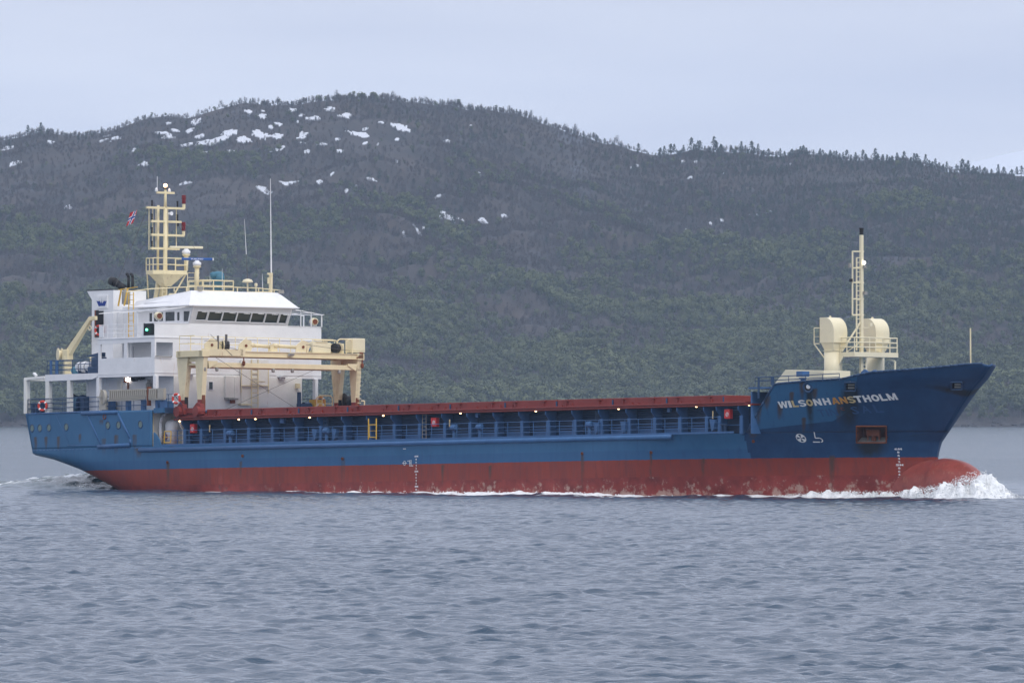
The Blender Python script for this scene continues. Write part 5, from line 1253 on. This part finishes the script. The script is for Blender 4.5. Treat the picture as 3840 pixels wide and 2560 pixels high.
# ================================================================== aft deck
AY = -7.2
ad = MB(); ad.box(-43.4,-37.0,-W,W,12.02,12.28); aft = part('aft_deck', ad, 'white')
bm = MB()
for sg in (-1, 1):
    bm.prism([(-43.4,sg*W,11.82),(-37.7,sg*W,11.86),(-37.05,sg*W,12.02),(-43.4,sg*W,12.02)], (0,-sg*.15,0))
bm.box(-43.4,-43.2,-W+.15,W-.15,11.82,12.02); part('deck_beam', bm, 'white', aft)
for x0, x1 in ((-43.36,-42.95),(-40.75,-40.4)):
    for sg in (-1, 1): part('deck_pillar', MB().box(x0, x1, sg*W, sg*(W-.30), 9.6, 11.84), 'dirty_white', aft)
fx = MB(); fx.bar((-45.75,-W+.1,9.6),(-45.75,-W+.1,12.02),.36,.3); fx.bar((-45.93,-W+.1,12.02),(-43.42,-W+.1,12.10),.3,.20); fx.bar((-45.75,-W+.1,12.0),(-45.75,W-.1,12.0),.3,.2); fx.bar((-45.75,W-.1,9.6),(-45.75,W-.1,12.02),.36,.3); part('stern_frame', fx, 'dirty_white', None, False, .02)
part('frame_lamp', MB().bar((-44.75,-W+.1,12.12),(-44.7,-W+.1,12.3),.06).bar((-44.9,-W+.1,12.42),(-44.6,-W+.1,12.24),.2,.12), 'white_clean')
railing('aft_railing', along((-43.2,-W+.04,12.28),(-37.05,-W+.04,12.28),4), 1.0, along((-43.2,-W+.04,12.28),(-37.1,-W+.04,12.28),1.05), (.33,.66,.98), 'blue_dark', .028)
railing('aft_railing', along((-43.2,-W+.04,12.28),(-43.2,W-.04,12.28),4), 1.0, along((-43.2,-W+1,12.28),(-43.2,W-.04,12.28),1.6), (.33,.66,.98), 'blue_dark', .028)
railing('aft_railing', along((-43.2,W-.04,12.28),(-37.05,W-.04,12.28),4), 1.0, along((-43.2,W-.04,12.28),(-37.1,W-.04,12.28),1.05), (.33,.66,.98), 'blue_dark', .028)
part('rail_post', MB().box(-42.85,-42.65,-W+.0,-W+.1,12.3,13.26).box(-42.15,-41.95,-W,-W+.1,12.3,13.26), 'blue', aft)
part('deck_locker', MB().box(-38.6,-37.2,-6.95,-6.2,12.28,12.75), 'blue_dark', aft, False, .03); part('deck_locker', MB().box(-38.2,-37.2,-6.9,-6.3,12.75,13.4).prism([(-38.9,-6.9,13.5),(-37.2,-6.9,13.72),(-37.2,-6.9,13.42),(-38.2,-6.9,13.42)],(0,.5,0)), 'blue_dark', aft)
part('covered_winch', MB().sphere((-41.2,-6.0,12.55),.4,10,6,(1.3,1,.8)), 'tarp', aft, True)
railing('poop_railing', along((-45.5,-7.15,9.6),(-30.8,-7.55,9.6),6), 1.02, along((-45.5,-7.15,9.6),(-30.8,-7.55,9.6),1.5), (.35,.7,1.0), 'blue_dark', .030)
railing('poop_railing', along((-45.5,-7.15,9.6),(-45.5,7.15,9.6),3), 1.02, along((-45.5,-7.15,9.6),(-45.5,7.15,9.6),1.6), (.35,.7,1.0), 'blue_dark', .030)
railing('poop_railing', along((-45.5,7.15,9.6),(-30.8,7.55,9.6),6), 1.02, along((-45.5,7.15,9.6),(-30.8,7.55,9.6),1.5), (.35,.7,1.0), 'blue_dark', .030)
for x in (-45.2,-44.75,-44.1): part('bollard', MB().tube((x,-6.9,9.6),(x,-6.9,10.25 if x < -44.5 else 10.2),.17,10).lathe((x,-6.9,10.2),(0,0,1),[(.21,0),(.21,.08)],10), 'blue_dark')
for x, y in ((-41.9,-5.6),(-39.0,-4.4)):
    mb = MB().lathe((x-.1,y,10.25),(1,0,0),[(.62,0),(.62,.06),(.28,.07),(.28,.9),(.62,.91),(.62,.98)],16); mb.box(x+.95,x+1.5,y-.35,y+.35,9.6,10.75); mb.box(x-.4,x+1.2,y-.5,y+.5,9.6,9.75); o = part('mooring_winch', mb, 'blue_dark', None, False, .02)
    part('rope_coil', MB().lathe((x,y,10.25),(1,0,0),[(.3,0),(.5,.02),(.5,.75),(.3,.77)],14), 'tarp', o)
    part('brake_lever', MB().bar((x,y,10.8),(x-.7,y,11.15),.04).bar((x-.35,y,10.95),(x+.1,y,10.6),.04), 'black', o)
part('vent_locker', MB().box(-37.9,-36.9,-6.4,-5.7,9.6,10.45).box(-37.85,-36.95,-6.44,-6.4,9.75,9.95).box(-37.85,-36.95,-6.44,-6.4,10.1,10.3), 'blue', None, False, .02)
# stern crane
cr = MB(); cr.tube((-43.75,-5.0,12.28),(-43.75,-5.0,13.6),.34,10,.30); cr.box(-44.1,-43.4,-5.25,-4.75,13.35,14.1)
crane = part('stores_crane', cr, 'cream', None, False, .03)
part('crane_boom', MB().bar((-43.7,-5.0,13.75),(-40.95,-5.0,16.20),.34,.52,(.26,.30)).bar((-41.0,-5.0,16.2),(-40.3,-5.0,16.22),.24,.28), 'cream', crane, False, .02)
part('crane_drum', MB().lathe((-44.55,-5.2,13.75),(-.4,-1,0),[(.2,-.25),(.46,-.24),(.46,-.2),(.3,-.19),(.3,0),(.46,.01),(.46,.07),(.05,.08)],18), 'cream_rust', crane)
part('crane_wire', MB().tube((-40.9,-5.0,16.1),(-40.85,-5.0,13.4),.02,4).tube((-44.2,-5,14.1),(-41.2,-5,16.1),.025,4), 'wire', crane)
part('crane_hook', MB().lathe((-40.85,-5.0,13.2),(0,0,1),[(.02,0),(.12,.05),(.14,.25),(.06,.4)],8).torus((-41.05,-5.0,15.55),(0,1,0),.16,.05,10,5), 'cream_rust', crane)
# gangway side: floodlight and boxes on the deckhouse wall
h = PY(c3(1370,1200), -5.6); part('floodlight_lit', MB().sphere(h, .13, 10, 6, (1.3,.8,1)), 'lamp_white', house, True); part('lamp_bracket', MB().box(h.x-.5,h.x-.2,-5.55,-5.5,h.z-.2,h.z+.2).bar(h + Vector((.1,0,-.15)), h + Vector((.1,0,-1.1)), .10), 'rust', house)
part('wall_motor', MB().lathe(PY(c3(1430,1195), -5.8), (1,0,.1), [(.12,0),(.2,.1),(.2,.5),(.15,.55),(.15,.9),(.2,.95),(.2,1.3)], 12), 'black', house)
h = PY(c3(1275,1275), -5.6); part('wall_box', MB().box(h.x-.25,h.x+.25,-5.62,-5.5,h.z-.3,h.z+.3), 'dirty_white', house, False, .02)
h = PY(c3(1625,1265), -5.7); part('wall_bucket', MB().lathe(h + Vector((0,0,-.4)),(0,0,1),[(.2,0),(.22,.5),(.12,.55),(.12,.8)],10), 'grey', house)
for x in (-33.4,-31.6,-29.9,-29.2): part('gangway_post', MB().box(x-.14,x+.14,-7.3,-7.0,9.6,10.4), 'blue', None)
mb = MB(); mb.box(-29.4,-28.6,-7.35,-6.8,9.7,10.2); part('quarter_locker', mb, 'blue', None)
railing('quarter_railing', [(-29.2,-7.3,9.7),(-27.9,-7.3,9.7)], .95, [(-29.2,-7.3,9.7),(-28.5,-7.3,9.7),(-27.9,-7.3,9.7)], (.35,.65,.95), 'blue_dark')
part('quarter_stay', MB().bar((-27.9,-7.2,10.6),(-27.2,-6.8,9.6),.05), 'blue_dark')
# port side bits seen through the crane
part('port_railing_gate', MB().path([(-28.2,5.2,9.3),(-28.2,5.2,10.6),(-28.1,5.4,10.75),(-28.1,6.3,10.75),(-28.1,6.5,10.6),(-28.1,6.5,9.3)], .05, 6).bar((-28.1,5.2,10.2),(-28.1,6.5,10.2),.05).bar((-28.1,5.2,9.8),(-28.1,6.5,9.8),.05).bar((-28.1,5.6,9.3),(-28.1,5.6,10.7),.04), 'cream')
part('port_winch', MB().box(-29.6,-28.9,4.5,5.3,9.3,10.2).tube((-29.3,4.5,9.3),(-29.3,4.5,11.0),.15,8).lathe((-29.3,4.9,9.9),(0,1,0),[(.4,0),(.4,.5)],12), 'blue_dark')
part('yellow_locker', MB().box(-29.6,-29.0,5.6,6.6,9.5,10.5), 'yellow')

# ================================================================== forecastle gear
FX = 36.67
fm = part('foremast', MB().bar((FX,0,10),(FX,0,19.75),.20,.22), 'cream_clean', None, False, .02)
part('mast_lantern', lampstack(Vector((FX,0,19.78)), r=.14), 'black', fm)
part('foremast_yard', MB().bar((FX-.65,-.15,14.66),(FX+.1,0,14.66),.09), 'cream_clean', fm)
for z in (18.7,17.65,16.72,15.68,14.66): part('foremast_yard', MB().bar((FX-.15,-.62,z),(FX+.05,.15,z),.09), 'cream_clean', fm)
part('foremast_rod', MB().bar((FX-.15,-.62,14.66),(FX-.15,-.62,18.72),.075), 'cream_clean', fm)
mb = MB(); mb.bar((FX-.08,-.34,12.4),(FX-.08,-.34,18.3),.07); mb.bar((FX-.08,-.34,18.3),(FX,-.05,18.3),.06)
for k in range(19): mb.bar((FX-.08,-.34,12.6+.3*k),(FX,-.05,12.6+.3*k),.045)
part('foremast_ladder', mb, 'cream_clean', fm)
part('foremast_lamp', MB().sphere((FX+.2,.08,17.98),.08,8,6,(1,1,1.3)), 'lamp_white', fm, True); part('lamp_hood', MB().box(FX+.05,FX+.25,0,.2,17.66,17.84).bar((FX,0,17.66),(FX+.35,.15,17.66),.1,.05), 'grey', fm)
part('foremast_lamp_dark', MB().box(FX+.1,FX+.35,.0,.2,15.95,16.15), 'grey', fm); part('foremast_lamp_dark', MB().box(FX-.2,FX-.05,-.85,-.68,16.75,16.95), 'black', fm); part('foremast_lamp_dark', MB().box(FX-.2,FX-.05,-.95,-.75,17.65,17.95), 'grey', fm)
part('foremast_bracket', MB().bar((FX,.0,13.85),(FX+.35,.35,13.85),.16,.06).box(FX+.3,FX+.5,.3,.5,13.95,14.15), 'cream_clean', fm)
part('foremast_brace', MB().bar((FX,0,14.3),(FX-.5,-1.2,12.35),.10), 'cream_clean', fm)
mb = MB()
for sg in (-.28,.08): mb.bar((FX+.35,sg,10.1),(FX+.35,sg,12.2),.06)
for k in range(8): mb.bar((FX+.35,-.28,10.25+.25*k),(FX+.35,.08,10.25+.25*k),.04)
part('lower_ladder', mb, 'cream_clean', fm)
for yc in (-1.20, 2.32):
    prof = [(34.62,12.9),(34.62,14.52)]; R_ = .95
    prof += [(36.03-R_+R_*math.sin(t_), 14.52-R_+R_*math.cos(t_)) for t_ in np.linspace(0.15, math.pi/2, 10)] + [(36.03,12.9)]
    vb = part('cargo_ventilator', MB().prism([(x,yc-.56,z) for x, z in prof], (0,1.12,0)), 'cream_clean')
    part('vent_neck', MB().hull8([(34.95,yc-.42,12.42),(35.85,yc-.42,12.42),(35.85,yc+.42,12.42),(34.95,yc+.42,12.42)], [(34.7,yc-.54,12.9),(35.95,yc-.54,12.9),(35.95,yc+.54,12.9),(34.7,yc+.54,12.9)]), 'cream_clean', vb)
    part('vent_column', MB().tube((35.3,yc,9.9),(35.3,yc,12.42),.58,20), 'cream_clean', vb, True); part('vent_flange', MB().lathe((35.3,yc,12.36),(0,0,1),[(.62,0),(.62,.06)],20), 'cream_clean', vb)
    part('lifting_eye', MB().lathe((35.0,yc,14.5),(0,0,1),[(.08,0),(.08,.08),(.03,.12)],6), 'cream_clean', vb); part('vent_louvre', MB().box(34.55,34.62,yc-.55,yc+.55,13.0,14.4), 'dark', vb)
mb = MB().path([(34.6,-1.78,12.85),(34.1,-1.78,12.85),(34.1,-1.78,13.85),(34.6,-1.78,13.85)], .035, 5).bar((34.1,-1.78,13.3),(34.6,-1.78,13.3),.03).bar((34.1,-1.78,12.85),(34.95,-1.6,11.9),.06); part('vent_handrail', mb, 'cream_clean')
pf = MB(); pf.prism([(35.9,-1.2,11.98),(37.4,-1.2,11.98),(37.4,2.45,11.98),(35.9,2.45,11.98)], (0,0,.30)); pfo = part('vent_platform', pf, 'cream_clean')
part('platform_gusset', MB().prism([(35.9,-1.2,11.98),(35.9,-1.2,11.5),(36.3,-1.2,11.98)], (0,.1,0)), 'cream_clean', pfo)
mb = MB(); pr = [(35.95,-1.15,12.28),(37.35,-1.15,12.28),(37.35,.1,12.28),(37.35,1.2,12.28),(37.35,2.4,12.28),(35.95,2.4,12.28)]
for z in (.32,.62,.92): mb.path([Vector(q)+Vector((0,0,z)) for q in pr], .04, 5)
for q in pr + [(36.6,-1.15,12.28),(37.35,.6,12.28),(37.35,1.8,12.28)]: mb.tube(q, Vector(q)+Vector((0,0,.92)), .04, 5)
mb.bar((36.6,-1.15,12.3),(37.35,-.3,13.1),.05); part('platform_railing', mb, 'cream_clean', pfo)
part('platform_pipe', MB().path([(36.9,1.9,11.9),(37.2,2.35,11.75),(37.2,2.35,10.2)], .07, 6), 'cream_clean', pfo)
hs = [(x, z) for x, z in ((33.4,9.75),(35.1,11.12),(38.9,11.0),(39.0,9.9))]
part('mast_house', MB().prism([(x,-5.0,z) for x, z in hs], (0,2.2,0)), 'cream_clean', None, False, .02)
railing('forecastle_railing', along((34.4,-6.9,10.16),(41.4,-5.8,10.3),4), .45, along((34.4,-6.9,10.1),(41.4,-5.8,10.3),1.35), (.22,.45), 'blue_dark', .03)
part('rail_stanchion', MB().bar((34.75,-6.9,9.3),(34.75,-6.9,10.6),.10).bar((36.0,-6.8,10.1),(36.0,-6.8,10.62),.16), 'blue_dark')
h = HP(d4(470,200)); part('mushroom_vent', MB().tube((h.x,h.y+.5,10.0),(h.x,h.y+.5,10.55),.16,8).box(h.x-.3,h.x+.3,h.y+.2,h.y+.8,10.62,10.95).lathe((h.x,h.y+.5,10.5),(0,0,1),[(.26,0),(.26,.05)],10), 'blue', None, False, .01)
part('windlass', MB().lathe((41.0,-3.4,10.55),(0,1,0),[(.5,0),(.5,.08),(.3,.1),(.3,.8),(.5,.82),(.5,.9)],14).box(40.5,41.6,-2.4,-1.6,10,11.0), 'blue', None, False, .02)
a = PY((3640,1362),-.35); part('jackstaff', MB().tube((a.x,-.35,10.85), PY((3639,1230),-.35), .05, 6).lathe((a.x,-.35,11.05),(0,0,1),[(.14,0),(.06,.3)],8), 'cream_rust')

# ================================================================== things that lie on the ship
# hatch covers
edges = [-27.9,-25.0] + [-19.75,-14.37,-8.89,-3.25,2.39,8.30,13.76,19.62,25.17,30.93]
ordn = ['first','second','third','fourth','fifth','sixth','seventh','eighth','ninth','tenth']
for i, (x0, x1) in enumerate(zip(edges, edges[1:])):
    lab = 'low red hatch cover lying right under the gantry crane' if i == 0 else ('red steel hatch cover nearest the bow, its dark end face showing' if i == 10 else 'red steel hatch cover, %s ahead of the gantry crane counting towards the bow' % ordn[i-1])
    t = ship_thing('hatch_cover', lab, 'hatch cover', ((x0+x1)/2, 0, 9.12), 'steel hatch covers in a row along the hold'); Lx = (x1-x0)/2 - .03
    top = .44 if i else .18
    bevel(link('panel', MB().box(-Lx, Lx, -6.6, 6.6, .0, top).mesh('panel'), M['red'], t), .02)
    if i:
        for dx in (-Lx+1.0, Lx-1.4):
            for sg in (-1, 1): link('lifting_bracket', MB().box(dx-.09, dx+.09, sg*6.68, sg*6.6, .06, .40).box(dx-.24, dx+.24, sg*6.72, sg*6.6, .34, .42).mesh('lifting_bracket'), M['red'], t)
        rr = random.Random(i)
        for k in range(5):
            dx = rr.uniform(-Lx+.3, Lx-.3); link('cleat', MB().box(dx-.06, dx+.06, -6.70, -6.6, .0, rr.choice([.08,.12,.2])).mesh('cleat'), M['red'], t)
        link('joint_cleat', MB().box(Lx-.02, Lx+.05, -6.68, -6.6, .02, .34).mesh('joint_cleat'), M['blue_dark'], t)
# gantry crane
GX0, GX1 = -27.6, -25.4
G0 = Vector((-26.5, 0, 9.12)); gan = ship_thing('gantry_crane', 'cream hatch gantry crane straddling the hold in front of the deckhouse', 'gantry crane', G0)
def gp(name, mb, mat, parent=None, smooth=False, bev=0, off=True):
    o = mb.build(name, M[mat], parent or gan, smooth, G0 if off else None)
    if bev: bevel(o, bev)
    return o
for sg in (-1, 1):
    for xa, xb, fwd in ((-28.25,-26.95,False),(-26.1,-25.1,True)):
        y0, y1 = sg*6.78, sg*6.42; xm = (xa+xb)/2
        o = gp('crane_leg', MB().hull8([(xm-.22,y0,10.25),(xm+.22,y0,10.25),(xm+.22,y1,10.25),(xm-.22,y1,10.25)], [(xa,y0-sg*-.0,13.17),(xb,y0,13.17),(xb,y1,13.17),(xa,y1,13.17)]) if sg < 0 else MB().hull8([(xm-.22,y1,10.25),(xm+.22,y1,10.25),(xm+.22,y0,10.25),(xm-.22,y0,10.25)], [(xa,y1,13.17),(xb,y1,13.17),(xb,y0,13.17),(xa,y0,13.17)]), 'cream_rust')
        gp('leg_foot', MB().box(xm-.22, xm+.22, min(y0,y1), max(y0,y1), 9.5, 10.25), 'red', o)
        gp('leg_web', MB().box(xm+.223, xm+.25, min(y0,y1)+.04, max(y0,y1)-.04, 9.6, 12.7), 'rust' if fwd else 'black', o)
        gp('leg_wheel', MB().lathe((xm-.1 if not fwd else xm+.1, sg*6.9, 9.45), (0,1,0), [(.12,-.32),(.36,-.3),(.36,.3),(.12,.32)], 14), 'red', o)
        gp('wheel_housing', MB().prism([(xm-.45,sg*6.95,9.25),(xm+.45,sg*6.95,9.25),(xm+.32,sg*6.95,9.95),(xm-.1,sg*6.95,10.05),(xm-.40,sg*6.95,9.8)], (0,-sg*.35,0)), 'red', o, False, .02)
    gp('sill_beam', MB().box(-27.4,-25.5,sg*6.45,sg*6.75,9.32,9.68).box(-28.0,-24.9,sg*6.5,sg*6.7,9.14,9.22), 'red', None, False, .02)
    gp('end_beam', MB().box(-28.1,-25.0,sg*6.35-(.0 if sg>0 else .6),sg*6.35+(.6 if sg>0 else 0),13.17,13.62), 'cream', None, False, .02)
    gp('leg_tie', MB().box(-27.6,-25.6,sg*6.5,sg*6.65,12.62,12.74).prism([(-27.2,sg*6.55,13.17),(-25.9,sg*6.55,13.17),(-26.1,sg*6.55,12.85),(-26.9,sg*6.55,12.85)], (0,sg*.1,0)), 'cream')
    gp('leg_gusset', MB().hull8([(-25.3,sg*6.3,12.4),(-25.1,sg*6.3,12.4),(-25.1,sg*5.6,12.75),(-25.3,sg*5.6,12.75)], [(-25.3,sg*6.4,12.9),(-25.1,sg*6.4,12.9),(-25.1,sg*5.6,12.9),(-25.3,sg*5.6,12.9)]), 'cream')
for x in (-25.25, -27.75):
    gp('girder', MB().box(x-.14, x+.14, -6.95, 6.85, 13.26, 13.56).box(x-.2, x+.2, -6.95, 6.85, 13.56, 13.60).box(x-.2, x+.2, -6.95, 6.85, 13.22, 13.26), 'cream', None, False, 0)
    gp('tie_beam', MB().box(x-.08, x+.08, -6.3, 6.1, 12.46, 12.80), 'cream', None, False, .02)
gp('girder_deck', MB().box(-27.55,-25.45,-6.7,6.7,13.52,13.58), 'cream_rust')
gp('girder_sleeve', MB().box(-25.11,-25.02,-6.9,-3.5,13.27,13.72).box(-25.10,-25.02,-3.7,-3.3,13.22,13.78), 'cream_rust'); gp('girder_sleeve', MB().prism([(-25.1,6.3,13.3),(-25.1,6.85,13.25),(-25.1,6.85,13.7),(-25.1,6.6,13.72)], (.1,0,0)), 'rust')
mb = MB(); zt = 13.62
for z in (.5,1.02): mb.bar((-27.75,-6.9,zt+z),(-27.75,6.3,zt+z),.045)
mb.bar((-27.75,-6.9,zt+1.02),(-26.0,-6.9,zt+1.02),.05); mb.bar((-27.75,-6.9,zt+.5),(-26.0,-6.9,zt+.5),.04)
og = gp('crane_railing', mb, 'cream')
for y in np.arange(-6.9, 6.4, .95): gp('railing_post', MB().tube((-27.75,y,zt),(-27.75,y,zt+1.02),.028,5), 'cream', og)
for y0 in (-5.9, -3.0, 1.9):
    gp('sheave_plate', MB().prism([(-25.45,y0-.6,13.64),(-25.45,y0+.45,13.64),(-25.45,y0+.6,14.0),(-25.45,y0+.45,14.35),(-25.45,y0-.05,14.48),(-25.45,y0-.55,14.1)], (.08,0,0)), 'cream_rust')
    gp('sheave_bolt', MB().lathe((-25.36,y0,14.0),(1,0,0),[(.10,0),(.10,.06)],8), 'rust')
for y0, y1 in ((-2.5,-.85),(-.45,1.35)): gp('hydraulic_ram', MB().tube((-25.5,y0,14.05),(-25.5,y1,13.98),.13,10).tube((-25.5,y0-.1,14.05),(-25.5,y0+.25,14.05),.17,10), 'cream', None, True)
gp('ram_bracket', MB().prism([(-25.55,-1.0,13.64),(-25.55,-.2,13.64),(-25.55,-.35,14.15),(-25.55,-.75,14.15)], (.12,0,0)).path([(-25.35,-.9,13.7),(-25.35,-.9,14.25),(-25.35,-1.05,14.25)],.03,4), 'cream_rust')
for y0, dr in ((-5.0,1),(5.3,-1)):
    o = gp('hoist_winch', MB().box(-26.6,-25.6,y0-.35,y0+.35,13.6,14.3).tube((-26.1,y0-.9,13.95),(-26.1,y0-.3,13.95),.2,10), 'cream', None, False, .03)
    gp('hoist_drum', MB().lathe((-25.55,y0+.45*dr,13.98),(.4,dr,0),[(.1,-.3),(.33,-.3),(.33,.18),(.1,.2)],16), 'black', o); gp('drum_cheek', MB().lathe((-25.5,y0+.2*dr,13.98),(.4,dr,0),[(.36,-.06),(.36,0)],16), 'cream', o)
gp('power_pack', MB().box(-26.4,-25.6,2.9,4.5,13.62,14.35).box(-26.3,-25.55,3.2,4.2,14.35,14.42), 'cream_clean', None, False, .04); gp('pack_motor', MB().lathe((-25.7,2.7,13.9),(0,-1,0),[(.15,0),(.22,.1),(.22,.4),(.05,.45)],12), 'blue', None)
gp('control_cabinet', MB().box(-26.6,-25.7,6.45,7.55,13.70,14.70), 'cream_clean', None, False, .04); gp('cabinet_seam', MB().box(-25.69,-25.67,6.5,7.5,13.84,13.88), 'cream_rust')
gp('walkway_hoop', MB().path([(-25.8,5.2,13.62),(-25.8,5.2,14.5),(-25.8,5.4,14.62),(-25.8,6.4,14.62)],.05,5).path([(-25.3,5.6,13.62),(-25.3,5.6,14.45),(-25.3,5.9,14.6),(-25.3,6.1,14.45),(-25.3,6.1,13.62)],.04,5).path([(-25.6,3.0,14.5),(-25.6,4.9,14.5),(-25.6,5.0,14.4),(-25.6,5.0,13.64)],.05,5), 'cream')
for y in (-6.6,-5.55,-.75,.9,4.95): gp('guide_roller', MB().lathe((-25.25,y,12.2),(0,0,1),[(.08,0),(.12,.05),(.12,.2),(.1,.26)],8), 'grey')
for y in (-3.45, 6.75): gp('cargo_hook', MB().bar((-25.0,y,13.2),(-25.0,y,12.6),.06).lathe((-25.0,y,12.8),(0,0,1),[(.05,-.2),(.12,-.1),(.12,.1),(.05,.15)],6), 'rust')
gp('girder_floodlight', MB().hull8([(-25.0,.3,13.35),(-24.85,.3,13.35),(-24.85,.7,13.35),(-25.0,.7,13.35)],[(-25.0,.4,13.55),(-24.8,.4,13.5),(-24.8,.8,13.5),(-25.0,.8,13.55)]), 'grey')
gp('crane_post', MB().bar((-25.4,-5.35,13.62),(-25.4,-5.35,14.65),.10).bar((-25.4,-4.65,13.62),(-25.4,-4.65,14.75),.12), 'wire')
for q0, q1 in (((460,165),(715,410)),((580,290),(780,345)),((390,240),(800,252)),((520,430),(1425,1005)),((1675,573),(650,1030)),((1570,285),(2080,355))):
    gp('crane_wire', MB().tube(PX(c4(*q0),-25.0), PX(c4(*q1),-25.0), .014, 4), 'wire')
mb = MB()
for x_ in (6.42,): 
    for k in range(11): mb.bar((-25.05,6.40,9.6+.3*k),(-25.05,6.68,9.6+.3*k),.05)
gp('leg_ladder', mb, 'cream_rust'); gp('leg_basket', MB().path([(-25.2,6.8,9.7),(-25.2,7.1,9.95),(-25.2,7.1,10.35),(-25.2,6.8,10.35)],.05,5), 'cream')
# lifebuoys
def lifebuoy(at, ax, lab, mat='orange'):
    t = ship_thing('lifebuoy', lab, 'lifebuoy', at, 'lifebuoys hung about the ship')
    ax = Vector(ax).normalized(); link('ring', MB().torus((0,0,0), ax, .31, .085, 22, 8).mesh('ring', True), M[mat], t)
    up = Vector((0,0,1)); sd_ = ax.cross(up).normalized()
    for k in range(4):
        a = math.pi/4 + k*math.pi/2; e_ = sd_*math.cos(a) + up*math.sin(a); tt = up*math.cos(a) - sd_*math.sin(a)
        link('band', MB().tube(e_*.31 - tt*.06, e_*.31 + tt*.05, .090, 8).mesh('band'), M['flagwhite'], t)
h = PY(c3(1947,1425), -7.42); lifebuoy(h, (.25,-1,0), 'red lifebuoy on the rail between the gangway and the gantry crane')
h = PY(c3(375,1510), -7.4); lifebuoy(h, (.5,-1,0), 'red lifebuoy on the stern rail beside the white pillar')
h = PX(c4(1735,945), -28.2); lifebuoy(h, (1,-.2,0), 'orange lifebuoy at the far side, right of the white front wall', 'letter_or')
h = PY(e1(395,1110), -4.45); lifebuoy(h, (.3,-1,0), 'red lifebuoy in front of the dark funnel door')
# life raft canister
h = PY(c3(880,1053), -6.5); t = ship_thing('life_raft', 'white life raft canister on the aft boat deck rail', 'life raft', h)
link('canister', MB().lathe((-.85,0,0),(1,0,0),[(.05,0),(.32,.03),(.36,.12),(.36,.78),(.40,.80),(.40,.90),(.36,.92),(.36,1.55),(.32,1.66),(.05,1.7)],18).mesh('canister', True), M['white_clean'], t)
link('strap', MB().lathe((-.40,0,0),(1,0,0),[(.37,0),(.37,.06)],18).lathe((.3,0,0),(1,0,0),[(.37,0),(.37,.06)],18).mesh('strap'), M['wire'], t)
link('cradle', MB().box(-.5,-.4,-.3,.3,-.55,-.2).box(.4,.5,-.3,.3,-.55,-.2).mesh('cradle'), M['blue_dark'], t)
# accommodation ladder stowed along the rail
h = Vector((-32.0,-7.45,10.7)); t = ship_thing('accommodation_ladder', 'weathered alloy gangway stowed flat along the starboard rail', 'gangway', h)
link('frame', MB().box(-3.3,3.3,-.1,.1,-.42,-.32).box(-3.3,3.3,-.1,.1,.30,.38).box(2.6,3.3,-.12,.12,-.32,.34).mesh('frame'), M['ladder'], t)
stp = MB().prism([(-.10,-.14,-.32),(.02,-.14,-.32),(.08,-.14,.30),(-.04,-.14,.30)], (0,.2,0)).mesh('step'); stp.materials.append(M['ladder'])
for k in range(24): o = link('step', stp, None, t); o.location.x = -3.05 + k*.235
link('turntable', MB().lathe((-4.0,-.12,-.15),(.25,1,0),[(.1,0),(.52,.02),(.55,.10),(.55,.22),(.1,.24)],18).box(-4.35,-3.6,-.1,.15,-1.0,-.45).bar((-4.0,-.16,-.6),(-4.0,-.16,.4),.08).bar((-4.5,-.16,-.1),(-3.5,-.16,-.1),.08).mesh('turntable'), M['ladder'], t)
link('lashing', MB().box(1.40,1.50,-.16,.14,-.8,.5).mesh('lashing'), M['rust'], t)
# mooring rope reel on the far side
h = PX(c4(2075,935), -27.0); t = ship_thing('rope_reel', 'black rope reel beside the far leg of the gantry crane', 'reel', h)
link('drum', MB().lathe((0,-.5,0),(0.35,1,0),[(.15,0),(.52,.02),(.52,.12),(.36,.2),(.36,.8),(.52,.88),(.52,1.0),(.15,1.02)],20).mesh('drum', True), M['black'], t)
link('stand', MB().bar((0,-.4,0),(0,-.4,-.8),.12).bar((0,.4,0),(0,.4,-.8),.12).mesh('stand'), M['blue_dark'], t)
# flag
fa = PY(c1(1487,470), -2.0); t = ship_thing('flag', 'small red flag with a white-edged blue cross flying by the mainmast', 'flag', fa)
cols = [('flagred',0,.36),('flagwhite',.36,.43),('flagblue',.43,.57),('flagwhite',.57,.64),('flagred',.64,1)]
def flagpt(u, w_):                                      # u away from the hoist, w down
    return Vector((-.58*u - .42*w_ + .05*math.sin(u*5), -.14*u - .12*w_ + .06*math.sin(u*6 + w_*2), .08 - .95*w_ - .22*u))
for (ma, a, b_) in cols:
    for (mb_, c_, d) in [('flagred',0,.27),('flagwhite',.27,.34),('flagblue',.34,.46),('flagwhite',.46,.52),('flagred',.52,1)]:
        mt_ = 'flagblue' if 'flagblue' in (ma, mb_) else ('flagwhite' if 'flagwhite' in (ma, mb_) else 'flagred')
        o = link('flag_field', MB().add([flagpt(c_,a), flagpt(d,a), flagpt(d,b_), flagpt(c_,b_)], [(0,1,2,3)]).mesh('flag_field'), M[mt_], t); sd = o.modifiers.new('cloth','SOLIDIFY'); sd.thickness = .008
